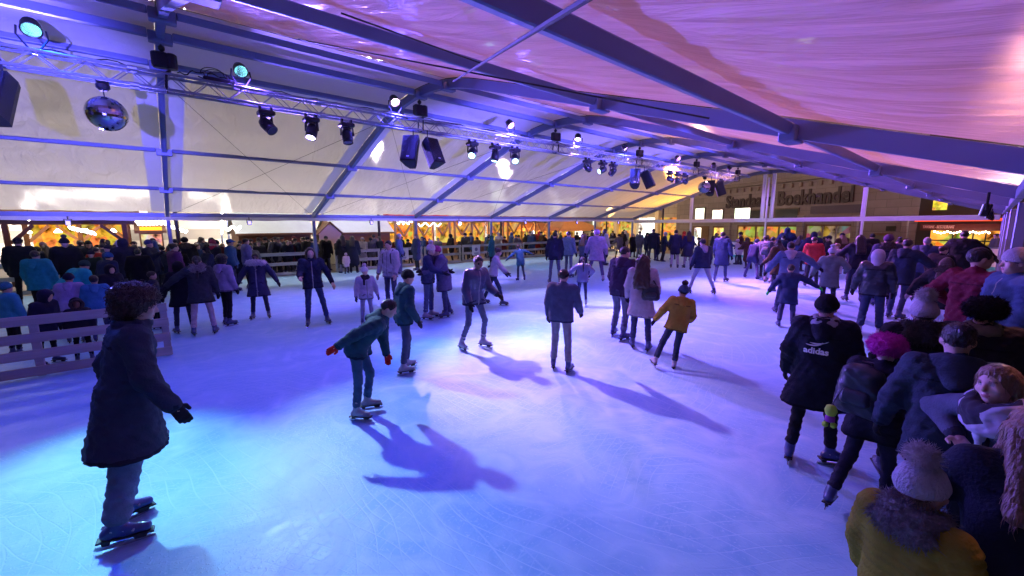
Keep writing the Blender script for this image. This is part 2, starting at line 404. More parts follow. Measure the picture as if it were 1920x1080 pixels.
# far gable: beam, posts, clear film
mb = MB(); mb.box(((XL + XR) / 2, YG, 2.48), (XR - XL - .15, .10, .25), None, 0, .012); tent_part(mb, 'gable_beam', M_WHITE)
for x in (-14.86, -4.92):
    mb = MB(); zt = roof_z(x) - .12
    mb.box((x, YG, (2.61 + zt) / 2), (.20, .12, zt - 2.61), None, 0, .012); mb.box((x + .02, YG, 1.175), (.11, .11, 2.35), None, 0, .012)
    tent_part(mb, 'gable_post', M_WHITE)
mb = MB(); zt = roof_z(RIDGE) - .12
for dx in (-.27, .27): mb.box((RIDGE + dx, YG, (2.61 + zt) / 2), (.20, .12, zt - 2.61), None, 0, .012)
mb.box((RIDGE, YG - .09, 2.6), (.10, .06, 5.2), None, 0, .012)
tent_part(mb, 'gable_post', M_WHITE)
for x0, x1 in ((XL + .3, -14.97), (-14.75, RIDGE - .38), (RIDGE + .38, -5.03), (-4.81, XR - .2)):
    def film(s, t, x0=x0, x1=x1):
        x = x0 + s * (x1 - x0); zt = roof_z(x) - .10
        return (x, YG + .03 + .02 * math.sin(5 * x + 7 * t) * math.sin(PI * t) * math.sin(PI * s), 2.61 + t * max(0.02, zt - 2.61))
    o = grid_sheet('gable_window', film, 40, 24, M_FILM, tent); o.location = TL
# ------------------------------------------------------------------ lighting truss
TX, TZ = -9.85, 4.77
truss = thing('lighting_truss', 'long aluminium lattice truss hung under the tent ridge carrying lamps', 'truss', (TX, 12, TZ))
Y0, Y1 = -3.0, 25.2
for dx, dz in ((-.12, .13), (.12, .13), (-.12, -.13), (.12, -.13)):
    mb = MB(); mb.tube([(dx, Y0 - 12, dz), (dx, Y1 - 12, dz)], .025, 8); mb.build('chord', M_TRUSS, truss, True)
for face in range(4):
    mb = MB(); y = Y0; s = 1
    while y < Y1 - .3:
        if face < 2:
            dx = -.12 if face == 0 else .12; mb.tube([(dx, y - 12, -.13 * s), (dx, y + .27 - 12, .13 * s)], .009, 5)
        else:
            dz = -.13 if face == 2 else .13; mb.tube([(-.12 * s, y - 12, dz), (.12 * s, y + .27 - 12, dz)], .009, 5)
        y += .27; s = -s
    mb.build('lattice_bracing', M_TRUSS, truss)
for i in range(10):        # joint collars every three metres
    for dx, dz in ((-.12, .13), (.12, .13), (-.12, -.13), (.12, -.13)):
        mb = MB(); mb.tube([(dx, Y0 + 3 * i - .06 - 12, dz), (dx, Y0 + 3 * i + .06 - 12, dz)], .036, 8); mb.build('joint_collar', M_TRUSS, truss)
cab = MB()
for i, (a, b) in enumerate(((-2.8, .2), (.6, 1.5), (.9, 4.2), (4.0, 8.5), (5.6, 12.2), (9.5, 16), (14, 24.5))):
    n = 24; pts = []
    for j in range(n + 1):
        y = a + (b - a) * j / n
        pts.append((-.05 + .08 * math.sin(j * 1.3 + i), y - 12, .165 + .05 * abs(math.sin(j * .55 + i)) + (.12 * math.sin(PI * j / n) if i == 1 else 0)))
    cab.tube(pts, .011, 5)
cab.build('power_cables', M_CABLE, truss)
ct = thing('cable_coil', 'loops of black cable and a connector box lying on the truss', 'cable', (TX, 1.22, TZ + .16))
mb = MB()
for q in range(3): mb.tube([(.02 * q, .18 * math.cos(a) - .05 * q, .09 + .11 * math.sin(a) + .02 * q) for a in np.linspace(-.3, 3.4, 14)], .008, 5)
mb.build('loops', M_CABLE, ct); mb = MB(); mb.box((0, 0, .04), (.12, .5, .08), None, 0, .015); mb.build('connector_box', M_BLACK, ct)

def aim(a, b):
    d = (Vector(b) - Vector(a)).normalized(); return d.to_track_quat('-Z', 'Y')
def spot(parent_obj, pos, tgt, col, power, size, blend=.5, rad=.11):
    l = bpy.data.lights.new('lamp_beam', 'SPOT'); l.energy = power; l.color = col; l.spot_size = R(size); l.spot_blend = blend; l.shadow_soft_size = rad
    o = bpy.data.objects.new('lamp_beam', l); COL.objects.link(o)
    M = Matrix.Translation(pos) @ aim(pos, tgt).to_matrix().to_4x4()
    o.parent = parent_obj; o.matrix_world = M
    bpy.context.view_layer.update(); o.matrix_parent_inverse = Matrix.Identity(4); o.matrix_basis = parent_obj.matrix_world.inverted() @ M
    return o
def rgbw(rgb):      # kilowatts per channel -> colour and power
    m = max(rgb); return tuple(c / m for c in rgb), m * 1000
KP = 1.0
FL = 4.0
G = lambda u, v: tuple(ground(u, v))
def par_can(y, beams, wash, label, lens=14, up=.34):
    """round LED par lamp on a yoke standing on top of the truss; beams = [(target, rgb kW, angle)]"""
    t = thing('par_lamp', label, 'lamp', (TX, y, TZ + .13), 0, 'lamps on top of the lighting truss')
    bpy.context.view_layer.update()
    c = Vector((0, 0, up)); wc = Vector((TX, y, TZ + .13)) + c
    q = aim(wc, beams[0][0]).to_matrix(); col = rgbw(beams[0][1])[0]
    mb = MB(); mb.lathe([(.05, .17), (.095, .14), (.112, .08), (.116, -.02), (.124, -.03), (.124, -.06), (.114, -.06), (.107, -.045)], c, q, 18); mb.build('housing', M_BLACK, t, True)
    mb = MB(); mb.lathe([(.106, -.035), (.106, -.045)], c, q, 18); mb.build('lens', emit('lens_' + label[:18], [.12 + .88 * x for x in col] if y > 3 else (.25, .85, 1.0), lens if y > 3 else 3.5), t)
    sx = q @ Vector((1, 0, 0)); mb = MB()
    mb.tube([c + sx * .15, c + sx * .165 - Vector((0, 0, .12)), Vector((sx.x * .05, sx.y * .05, .03)), Vector((-sx.x * .05, -sx.y * .05, .03)), c - sx * .165 - Vector((0, 0, .12)), c - sx * .15], .014, 6)
    mb.tube([(0, 0, -.03), (0, 0, .05)], .03, 8); mb.build('yoke', M_BLACK, t)
    for i, (tgt, rgb, size) in enumerate(beams):
        cc, pw = rgbw(rgb); d = (Vector(tgt) - wc).normalized(); spot(t, wc + d * (.09 + .01 * i), tgt, cc, pw * KP, size, .9)
    if wash: cc, pw = rgbw(wash); spot(t, wc + (q @ Vector((0, 0, -.075))), (TX + 1.5, y, 0), cc, pw * KP, 152, 1.0, .13)
    return t
def moving_head(y, tgt, col, power, size, label, lens=10, lit=True, blend=.35, s=1.0):
    """moving head lamp hanging below the truss: clamp plate, base, two-armed yoke, barrel"""
    t = thing('moving_head_lamp', label, 'lamp', (TX, y, TZ - .13), 0, 'moving head lamps hanging under the lighting truss')
    bpy.context.view_layer.update()
    mb = MB()
    for dy in (-.1, .1): mb.box((0, dy, -.03), (.10, .04, .12), None, 0, .01)
    mb.box((0, 0, -.075), (.08, .24, .02))
    mb.build('clamp', M_BLACK, t)
    mb = MB(); mb.box((0, 0, -.13), (.26, .30, .10), None, 0, .025); mb.build('base', M_BLACK, t)
    c = Vector((0, 0, -.36)); wc = Vector((TX, y, TZ - .13)) + c
    q = aim(wc, tgt).to_matrix(); sx = q @ Vector((1, 0, 0)); sx.z = 0; sx.normalize()
    mb = MB()
    for s_ in (-1, 1): mb.beam(sx * (s_ * .125) + Vector((0, 0, -.17)), sx * (s_ * .135) + c, .06, .035, sx, 0, .01)
    mb.tube([(0, 0, -.17), (0, 0, -.21)], .09, 12)
    mb.build('yoke', M_BLACK, t)
    mb = MB(); mb.lathe([(.05, .15), (.09, .13), (.115, .05), (.115, -.08), (.105, -.15), (.112, -.15), (.112, -.17), (.095, -.17), (.09, -.155)], c, q, 18); mb.build('barrel', M_BLACK, t, True)
    mb = MB(); mb.lathe([(.09, -.145), (.09, -.158)], c, q, 18)
    mb.build('lens', emit('lens_' + label[:22], [.4 + .6 * x for x in col], lens) if lit else mat('dark_lens', (.03, .03, .04), .08), t)
    if power > 0: spot(t, wc + (q @ Vector((0, 0, -.2))), tgt, col, power, size, blend, .05)
    return t
G = lambda u, v: tuple(ground(u, v))
CY = (.06, .50, 1.0); CYW = (.16, .62, 1.0); VI = (.30, .16, 1.0); PK = (.62, .42, 1.0); WH = (.72, .66, 1.0)
KP = 1.0
par_can(-2.5, [(G(560, 990), (.0, .12, 1.5), 34)], (0.000, 0.015, 0.150), 'blue LED par lamp on the truss beyond the left edge of the view')
par_can(-1.10, [(G(200, 895), (.85, 2.4, 2.4), 24)], (0.000, 0.010, 0.300), 'big cyan LED par lamp at the left end of the truss above the mirror ball')
par_can(1.58, [(G(820, 850), (1.35, 1.7, 2.0), 32), (G(560, 990), (.25, .75, .9), 24), (G(740, 640), (.9, .7, .9), 24)], (0.090, 0.045, 0.500), 'cyan glowing par lamp standing on the truss right of the cable loops')
par_can(4.75, [(G(1010, 690), (4.6, 2.3, 4.2), 36)], (0.070, 0.055, 0.900), 'white glowing par lamp on the truss just left of the hanging loudspeakers')
par_can(8.45, [(G(1250, 600), (4.4, 2.0, 6.5), 50), (G(1200, 690), (1.2, .5, 2.6), 36), (G(965, 612), (2.4, 1.8, 2.4), 34), (G(620, 565), (2.0, .9, 6.0), 50)], (0.200, 0.140, 1.800), 'white par lamp on the truss above three moving heads at mid length')
par_can(11.55, [(G(1060, 560), (3.6, 2.1, 3.4), 52), (G(840, 520), (2.6, 1.2, 6.0), 54)], (0.050, 0.050, 0.300), 'small bluish white par lamp on the truss past the middle')
par_can(14.4, [(G(1340, 535), (3.2, 1.5, 4.5), 56)], (0.100, 0.125, 1.800), 'par lamp on the truss left of the far loudspeaker pair')
par_can(18.6, [(G(1650, 560), (6.5, 1.8, 8.0), 70)], (0.250, 0.120, 1.100), 'pale par lamp on the truss between the two far loudspeaker clusters', lens=8)
par_can(22.3, [(G(1330, 480), (.3, .15, .4), 75)], (.25, .12, .4), 'far par lamp on the truss beside the small mirror ball', lens=8)
par_can(24.3, [(G(1560, 500), (.3, .15, .4), 75)], (.38, .16, .45), 'last par lamp at the far end of the truss', lens=8)
moving_head(1.95, G(900, 640), VI, 0, 30, 'unlit moving head tilted right under the truss below the second cyan lamp', lit=False)
moving_head(2.80, G(500, 660), (.36, .24, 1.0), 150 * KP, 62, 'lit violet white moving head, first glowing one under the truss from the left', 12)
moving_head(3.55, G(700, 620), WH, 0, 30, 'dark moving head facing the camera right of the first glowing one', lit=False)
moving_head(7.03, G(800, 662), (.02, .75, 1.0), 800 * KP, 17, 'glowing moving head under the truss right of the near loudspeakers', 12, blend=.9)
moving_head(7.85, G(880, 566), (.02, .70, 1.0), 600 * KP, 13, 'narrow moving head seen from the side between two glowing ones', 8, blend=.9)
moving_head(8.62, G(1010, 626), (.05, .7, 1.0), 700 * KP, 15, 'moving head with white lower rim under the rafter crossing at mid truss', 9, blend=.9)
moving_head(12.1, G(1345, 478), (.02, .75, 1.0), 900 * KP, 15, 'small dark moving head, first of three in a row past mid truss', 6, blend=.9)
moving_head(13.0, G(580, 565), (.02, .70, 1.0), 1500 * KP, 10, 'small moving head, middle one of three in a row past mid truss', 6, blend=.9)
moving_head(13.65, G(1000, 500), (.08, .6, 1.0), 900 * KP, 22, 'small moving head, last of three in a row past mid truss', 6, blend=.9)
moving_head(17.95, G(1560, 500), (.10, .6, 1.0), 700 * KP, 20, 'far moving head just past the second loudspeaker pair', 6, blend=.8)
moving_head(18.6, G(1240, 470), (.2, .6, 1.0), 700 * KP, 26, 'far glowing moving head left of the white rimmed one', 9, blend=.8)
moving_head(19.3, G(1420, 480), (.3, .5, 1.0), 700 * KP, 26, 'far moving head with white rim left of the small mirror ball', 9, blend=.8)
moving_head(23.3, G(1500, 470), (.4, .5, 1.0), 500 * KP, 30, 'farthest moving head beside the last loudspeakers', 8, blend=.8)

def mirror_ball(y, r, label):
    t = thing('mirror_ball', label, 'mirror ball', (TX, y, TZ - .13))
    mb = MB(); mb.box((0, 0, -.02), (.22, .16, .05), None, 0, .01); mb.lathe([(.05, -.16), (.09, -.12), (.09, -.06), (.04, -.03)], n=12); mb.build('motor', M_BLACK, t)
    mb = MB(); mb.tube([(0, 0, -.14), (0, 0, -.26)], .008, 6); mb.build('hanger', M_CABLE, t)
    m, tt, b = principled('mirror_facets') if 'mf' not in MATS else (MATS['mf'], None, None)
    if b:
        b.inputs['Metallic'].default_value = 1; b.inputs['Roughness'].default_value = .06; b.inputs['Base Color'].default_value = (.5, .52, .58, 1); MATS['mf'] = m
    mb = MB(); n = 22; c = Vector((0, 0, -.25 - r))
    for i in range(n):              # rows of small flat mirrors
        a0, a1 = -PI / 2 + PI * i / n, -PI / 2 + PI * (i + 1) / n
        k = max(4, int(2 * n * math.cos((a0 + a1) / 2)))
        for j in range(k):
            b0, b1 = 2 * PI * j / k, 2 * PI * (j + 1) / k
            mb.add([c + r * Vector((math.cos(a) * math.cos(bq), math.cos(a) * math.sin(bq), math.sin(a))) for a, bq in ((a0, b0), (a0, b1), (a1, b1), (a1, b0))], [(0, 1, 2, 3)])
    mb.build('ball', m, t)
mirror_ball(-.40, .27, 'large mirror ball hanging from the truss at far left')
mirror_ball(21.4, .30, 'small far mirror ball hanging beside the last loudspeakers')

def speaker(pos, rz, tilt, label, sc=1.0):
    t = thing('loudspeaker', label, 'loudspeaker', pos, rz, 'loudspeakers hung from the truss')
    w0, w1, hh, d = .40 * sc, .30 * sc, .72 * sc, .38 * sc
    q = Matrix.Rotation(tilt, 3, 'X')
    P = []
    for z in (-hh, 0):
        for x, y in ((-w0 / 2, -d / 2), (w0 / 2, -d / 2), (w1 / 2, d * .15), (w1 / 4, d / 2), (-w1 / 4, d / 2), (-w1 / 2, d * .15)): P.append(q @ Vector((x, y, z)))
    mb = MB(); mb.add(P, [(5, 4, 3, 2, 1, 0), (6, 7, 8, 9, 10, 11)] + [(i, (i + 1) % 6, (i + 1) % 6 + 6, i + 6) for i in range(6)]); mb.build('cabinet', M_SPK, t)
    mb = MB(); mb.box(q @ Vector((0, -d / 2 - .012, -hh / 2)), (w0 * .9, .02, hh * .92), q, 0, .008); mb.build('grille', mat('speaker_grille', (.012, .012, .018), .5, .2, .1, 40, .5, 400), t)
    mb = MB(); mb.box(q @ Vector((0, -d / 2 - .026, -hh * .86)), (.07 * sc, .006, .03 * sc), q, 0, 0); mb.build('badge', M_WHITE, t)
    mb = MB(); mb.tube([(0, 0, -.05), (0, 0, .28)], .015, 6); mb.box((0, 0, .02), (.2, .12, .04), None, 0, .01); mb.build('bracket', M_BLACK, t)
# cabinets face the ice: front is local -Y
speaker((TX + .05, -1.46, TZ - .34), R(60), R(-22), 'dark loudspeaker cut by the left edge of the picture', .95)
speaker((TX - .02, 5.22, TZ - .36), R(42), R(-25), 'front loudspeaker of the near pair hanging below the chain hoist')
speaker((TX + .16, 5.52, TZ - .40), R(100), R(-25), 'rear loudspeaker of the near pair, turned right', .95)
speaker((TX, 15.2, TZ - .36), R(30), R(-25), 'front loudspeaker of the second pair farther down the truss')
speaker((TX + .05, 15.75, TZ - .38), R(110), R(-25), 'rear loudspeaker of the second pair farther down the truss', .95)
speaker((TX, 22.15, TZ - .36), R(20), R(-20), 'front loudspeaker of the last cluster by the small mirror ball')
speaker((TX + .05, 22.8, TZ - .36), R(120), R(-20), 'rear loudspeaker of the last cluster by the small mirror ball')
HL = ['nearest chain hoist on the first rafter left of the cyan lamp', 'chain hoist above the near loudspeaker pair', 'slim chain hoist on the third rafter at mid truss',
      'chain hoist above the second loudspeaker pair', 'chain hoist on the fifth rafter above the far lamps', 'farthest chain hoist on the last inner rafter']
for k, y in enumerate(YF[1:7]):
    t = thing('chain_hoist', HL[k], 'hoist', (TX, y, TZ + .12), 0, 'chain hoists holding up the truss')
    top = roof_z(TX) - .11 - (TZ + .12)
    mb = MB(); mb.tube([(0, 0, .42), (0, 0, top)], .012, 6)
    for i in range(5): mb.tube([(.012 * math.cos(i * PI / 2), .012 * math.sin(i * PI / 2), .40 + i * .035), (-.012 * math.cos(i * PI / 2), -.012 * math.sin(i * PI / 2), .43 + i * .035)], .01, 5)
    mb.lathe([(.02, .40), (.05, .43), (.05, .47), (.02, .50)], n=10); mb.build('hook', M_BLACK, t)
    mb = MB(); mb.box((0, -.03, .25), (.17, .26, .26), None, 0, .03); mb.lathe([(.075, .12), (.085, .15), (.085, .36), (.06, .38)], (.02, .12, 0), n=12); mb.build('motor', M_BLACK, t)
    mb = MB(); mb.tube([(0, .08, .1), (.12, .02, .02), (.13, 0, -.25), (0, 0, -.27), (-.13, 0, -.25), (-.12, .02, .02), (0, .08, .1)], .02, 6); mb.build('sling', M_BLACK, t)

# ================================================================== AROUND THE RINK
def fence(name_label, x, y0, y1, nr, hgt, bw, group='board fences round the rink', posts=2.3, side=1):
    t = thing('wooden_fence', name_label, 'fence', (x, (y0 + y1) / 2, 0), 0, group)
    n = max(1, round((y1 - y0) / posts))
    for i in range(n + 1):
        y = -(y1 - y0) / 2 + .06 + (y1 - y0 - .12) * i / n
        mb = MB(); mb.box((-.045 * side, y, hgt / 2 - .01), (.06, .10, hgt - .04), None, 0, .008); mb.build('post', M_WOOD, t)
    for r in range(nr):
        z = hgt - bw / 2 - r * (hgt - bw - .03) / (nr - 1)
        mb = MB(); yy = -(y1 - y0) / 2
        while yy < (y1 - y0) / 2 - .01:
            L = min(2.4, (y1 - y0) / 2 - yy); mb.box((.002 * side * (r % 2), yy + L / 2, z + random.uniform(-.006, .006)), (.028, L - .006, bw), Matrix.Rotation(random.uniform(-.004, .004), 3, 'X'), 0, .004); yy += L
        mb.build('rail', M_WOOD, t)
    return t
fence('low four-board fence in front at left behind the man in the long coat', -9.27, -4.6, .03, 4, .95, .145, posts=1.75)
fence('dark board fence behind the people in turquoise jackets', -21, -6.0, -.45, 3, 1.1, .15)
fy = [(3.3, 5.55, 'blue-lit fence panel behind the child with the white fur collar'), (6.6, 8.9, 'fence panel behind the woman in dark with long hair and the pale sweater boy'),
      (9.0, 11.4, 'fence panel half hidden by the hugging couple'), (11.5, 14.0, 'fence panel with the white poster nearest the couple'), (14.1, 16.5, 'fence panel with the second white poster'),
      (16.6, 19.0, 'fence panel behind the child stretching an arm'), (19.1, 22.0, 'fence panel behind the tall man in dark jacket'), (22.1, 26.0, 'fence panel behind the man in the lilac hat'), (26.1, 29.8, 'last fence panel by the far left tent corner')]
for a, b, l in fy: fence(l, -21, a, b, 3, 1.08, .15)
def poster(y, l):
    t = MB(); t.box((0, 0, 0), (.012, .62, .62), None, 0, .003)
    o = t.build('poster', mat('white_poster', (.72, .72, .76), .6, 0, .05), None, False, (-20.97, y, .72)); tag(o, l, 'poster', 'posters on the rink fence')
    p = MB(); p.lathe([(.12, 0), (.10, .004)], (.008, 0, .05), Matrix.Rotation(PI / 2, 3, 'Y'), 12); p.box((.009, 0, -.18), (.004, .34, .05)); p.box((.009, .02, -.25), (.004, .22, .03))
    p.build('print', mat('poster_print', (.18, .18, .32), .6), o)
poster(12.35, 'square white poster on the fence right of the hugging couple'); poster(15.1, 'square white poster with a dark round print farther along the fence'); poster(10.2, 'white poster on the fence just behind the couple')
# low white barrier at the far end
t = thing('rink_barrier', 'low pale rink barrier with a turquoise kick strip at the far end', 'barrier', (-6, 29.2, 0))
for i in range(7):
    mb = MB(); mb.box((-5.4 + i * 1.8, 0, .60), (1.77, .05, .90), None, 0, .01); mb.build('panel', M_WHITE, t)
    mb = MB(); mb.box((-5.4 + i * 1.8, -.035, .13), (1.77, .02, .16), None, 0, .004); mb.build('kick_strip', mat('turquoise_strip', (.1, .5, .5), .4), t)
mb = MB(); mb.box((0, 0, 1.08), (12.6, .09, .05), None, 0, .01); mb.build('top_rail', M_ALU, t)

# ------------------------------------------------------------------ market beyond the left side
def yz(u, v, X): p = at_x(u, v, X); return p[1], p[2]
def bulbs(pts, r, name, label, group, m=M_STRING, wire=True):
    t = thing(name, label, 'lights', pts[0], 0, group); o = Vector(pts[0])
    if wire:
        mb = MB(); mb.tube([Vector(p) - o for p in pts], .006, 4); mb.build('wire', M_CABLE, t)
    mb = MB()
    for p in pts: mb.lathe([(r * .4, -r), (r, -r * .3), (r, r * .3), (r * .4, r)], Vector(p) - o, n=7)
    mb.build('bulbs', m, t); return t
# timber shelter with amber light inside
X0 = -24.6
ya, yb = yz(8, 420, X0)[0], yz(232, 420, X0)[0]
zt = 2.42
t = thing('market_shelter', 'open timber shelter with amber light inside at far left', 'shelter', (X0, (ya + yb) / 2, 0)); L = yb - ya
for dx in (0, -3.2):
    for f in (0, .5, 1):
        if dx == 0 and f == .5: continue
        mb = MB(); mb.box((dx, -L / 2 + L * f, zt / 2), (.16, .16, zt), None, 0, .015); mb.build('post', M_TIMBER, t)
        for s in (-1, 1):
            if abs((f * 2 - 1) + s * .5) > 1.2: continue
            mb = MB(); mb.beam((dx, -L / 2 + L * f + s * .08, zt - .75), (dx, -L / 2 + L * f + s * .72, zt - .06), .10, .12); mb.build('brace', M_TIMBERL if dx else M_TIMBER, t)
    mb = MB(); mb.box((dx, 0, zt + .06), (.16, L + .7, .18), None, 0, .015); mb.build('beam', M_TIMBER, t)
mb = MB(); mb.beam((.55, 0, zt + .17), (-1.6, 0, zt + .95), L + 1.0, .07); mb.beam((-1.6, 0, zt + .95), (-3.8, 0, zt + .17), L + 1.0, .07); mb.build('roof', M_TIMBER, t)
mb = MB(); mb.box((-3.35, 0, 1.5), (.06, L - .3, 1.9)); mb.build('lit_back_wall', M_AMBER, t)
mb = MB(); mb.box((-2.4, 0, .55), (.6, L - .6, 1.1), None, 0, .02); mb.build('counter', M_TIMBERL, t)
for i in range(4):
    mb = MB(); mb.lathe([(.03, .14), (.13, 0), (.11, -.02)], (-.9, -L / 2 + L * (i + .5) / 4, zt - .35), n=10); mb.build('lamp_shade', M_BULB, t)
def lamp(pos, col, power, rad, name='market_lamp'):
    l = bpy.data.lights.new(name, 'POINT'); l.energy = power; l.color = col; l.shadow_soft_size = rad
    o = bpy.data.objects.new(name, l); COL.objects.link(o); o.location = pos; return o
lamp((X0 - 1.4, (ya + yb) / 2, 2.15), (1, .55, .16), 160, .2)
# generic hut
def hut(label, X, u0, u1, v_eave, ridge_up, depth, wall_m, roof_m, open_front=None, over=.35, gable=False, name='market_hut'):
    y0_, z_e = yz(u0, v_eave, X); y1_, _ = yz(u1, v_eave, X); L = y1_ - y0_
    t = thing(name, label, 'hut', (X, (y0_ + y1_) / 2, 0))
    if not gable:      # ridge along the tent, slope faces the rink
        mb = MB(); mb.box((-depth / 2, 0, z_e / 2), (depth, L - .3, z_e)); mb.build('wall', wall_m, t)
        mb = MB(); mb.beam((over, 0, z_e), (-depth / 2, 0, z_e + ridge_up), L, .06); mb.beam((-depth / 2, 0, z_e + ridge_up), (-depth - over, 0, z_e), L, .06); mb.build('roof', roof_m, t)
        for s in (-1, 1):
            g = MB(); g.add([(.1, s * (L / 2 - .17), z_e), (-depth - .1, s * (L / 2 - .17), z_e), (-depth / 2, s * (L / 2 - .17), z_e + ridge_up - .05), (.1, s * (L / 2 - .12), z_e), (-depth - .1, s * (L / 2 - .12), z_e), (-depth / 2, s * (L / 2 - .12), z_e + ridge_up - .05)],
                           [(0, 1, 2), (5, 4, 3), (0, 3, 4, 1), (1, 4, 5, 2), (2, 5, 3, 0)]); g.build('gable', wall_m, t)
        mb = MB(); mb.box((over + .02, 0, z_e - .03), (.03, L, .12)); mb.build('fascia', M_TIMBER, t)
    if open_front:
        mb = MB(); mb.box((.012, 0, z_e * .68), (.03, (L - .3) * .86, z_e * .5)); mb.build('lit_hatch', open_front, t)
        mb = MB(); mb.box((.12, 0, z_e * .42), (.3, (L - .3) * .9, .05), None, 0, .01); mb.build('counter', M_TIMBERL, t)
    return t, (y0_ + y1_) / 2, L, z_e
hut('market hut with a pale green tarpaulin roof and brown front', -26.0, 440, 588, 439, 1.15, 2.6, M_TIMBER, M_TARP, None)
M_BROWN = mat('brown_boards', (.30, .17, .10), .7, 0, .2, 4, .3, 10, (1, 1, 7))
t, yc, L, ze = hut('long hut with pale roof and brown boarded front behind the crowd', -26.4, 622, 735, 437, 1.3, 3.0, M_BROWN, M_TARP, None)
# cream gable of the neighbouring hut, turned to the rink
y0_, z0_ = yz(598, 438, -25.6); y1_, _ = yz(640, 438, -25.6); yp, zp = yz(613, 418, -25.6)
t = thing('market_hut', 'small hut with a pale yellow pointed gable beside the tent post', 'hut', (-25.6, (y0_ + y1_) / 2, 0)); W = (y1_ - y0_) / 2
g = MB(); g.add([(0, -W, 0), (0, W, 0), (0, W, z0_), (0, 0, zp), (0, -W, z0_), (-.7, -W, 0), (-.7, W, 0), (-.7, W, z0_), (-.7, 0, zp), (-.7, -W, z0_)],
                [(0, 1, 2, 3, 4), (9, 8, 7, 6, 5), (0, 4, 9, 5), (1, 6, 7, 2)]); g.build('gable_wall', M_HUT, t)
g = MB()
for s in (-1, 1): g.beam((-.33, s * (W + .16), z0_ - .10), (-.33, 0, zp + .05), .95, .06)
g.build('roof', M_TIMBER, t)
# stall with lit orange sign and white strings
hut('stall with a glowing orange sign board and pink goods', -27.0, 252, 312, 434, .5, 2.2, M_TIMBER, M_TIMBER, emit('pink_goods', (1.0, .55, .38), 1.2, .6, 3.5), name='market_stall')
y0_, z0_ = yz(262, 432, -26.6); y1_, z1_ = yz(303, 425, -26.6)
mb = MB(); mb.box((0, 0, 0), (.06, y1_ - y0_, z1_ - z0_), None, 0, .01)
tag(mb.build('sign_board', emit('orange_sign', (1.0, .45, .03), 2.2), None, False, (-26.55, (y0_ + y1_) / 2, (z0_ + z1_) / 2)), 'glowing plain orange sign board on the stall front at left', 'sign')
def yzp(u, v, X): p = yz(u, v, X); return (X, p[0], p[1])
bulbs([yzp(u, 418 + 3 * math.sin(u * .9), -26.5) for u in np.linspace(256, 312, 26)], .06, 'string_lights', 'white cluster of string lights above the orange sign board', 'white light strings')
bulbs([yzp(u, 427 + (u - 130) * .22 + 2 * math.sin(u), -25.2) for u in np.linspace(130, 178, 22)], .05, 'string_lights', 'drooping white light string inside the timber shelter', 'white light strings')
bulbs([yzp(u, 424 + (u - 318) * .34 + 2 * math.sin(u), -26) for u in np.linspace(316, 350, 16)], .05, 'string_lights', 'white light string sloping down right of the first tent post', 'white light strings')
bulbs([yzp(u, 416 + 4 * math.sin(u * .7) , -25.5) for u in np.linspace(742, 772, 16)], .06, 'string_lights', 'tangle of white string lights left of the tent post by the couple', 'white light strings')
bulbs([yzp(u, 421 + 3 * math.sin(u * .4), -25.4) for u in np.linspace(785, 826, 18)], .045, 'string_lights', 'white light string under the timber stall roof', 'white light strings')
bulbs([yzp(u, 428 + 3 * math.sin(u * .4), -25.4) for u in np.linspace(425, 450, 10)], .07, 'string_lights', 'white light string beside the bright vertical tube', 'white light strings')
# timber framed food stalls, amber inside
for i, (u0, u1, lab) in enumerate(((738, 845, 'timber framed food stall full of amber light behind the couple'), (850, 945, 'timber framed food stall with a bright round lamp'), (950, 1028, 'timber framed food stall at the end of the row'))):
    X = -26.2; y0_, _ = yz(u0, 420, X); y1_, _ = yz(u1, 420, X); L = y1_ - y0_
    t = thing('food_stall', lab, 'stall', (X, (y0_ + y1_) / 2, 0), 0, 'food stalls behind the rink')
    for f in np.linspace(0, 1, 4):
        mb = MB(); mb.box((0, -L / 2 + .1 + (L - .2) * f, 1.25), (.13, .13, 2.5), None, 0, .01); mb.build('post', M_TIMBERL, t)
    for f in (.16, .5, .84):
        for s in (-1, 1):
            mb = MB(); mb.beam((.01, -L / 2 + L * f, 1.55), (.01, -L / 2 + L * f + s * L * .13, 2.4), .08, .1); mb.build('brace', M_TIMBERL, t)
    mb = MB(); mb.box((0, 0, 2.55), (.2, L, .16), None, 0, .01); mb.build('beam', M_TIMBERL, t)
    mb = MB(); mb.beam((.8, 0, 2.58), (-1.6, 0, 3.3), L + .3, .06); mb.beam((-1.6, 0, 3.3), (-3.8, 0, 2.6), L + .3, .06); mb.build('roof', M_BROWN if i else M_RED, t)
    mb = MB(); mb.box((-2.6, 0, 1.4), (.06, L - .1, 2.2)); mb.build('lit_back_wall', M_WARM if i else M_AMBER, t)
    mb = MB(); mb.box((-.5, 0, .5), (.5, L - .3, 1.0), None, 0, .01); mb.build('counter', M_BROWN, t)
    lamp((X - 1.0, (y0_ + y1_) / 2, 2.2), (1, .55, .18), 260, .2)
p = yzp(862, 419, -25.3)
t = thing('globe_lamp', 'bright round warm lamp hanging at the food stall between two tent posts', 'lamp', p); mb = MB(); mb.lathe([(.03, -.12), (.10, -.07), (.12, 0), (.10, .07), (.03, .12)], n=12); mb.build('globe', M_BULB, t, True); mb = MB(); mb.tube([(0, 0, .1), (0, 0, .5)], .008, 5); mb.build('cord', M_CABLE, t)
p = yzp(54, 411, -23.0)
t = thing('spotlight', 'small bright white spotlight under the valance at far left', 'lamp', p); mb = MB(); mb.lathe([(.02, -.05), (.06, -.03), (.06, .03), (.02, .05)], n=10); mb.build('bulb', M_LED, t); mb = MB(); mb.tube([(0, 0, .05), (0, 0, .4)], .01, 5); mb.build('stem', M_CABLE, t)
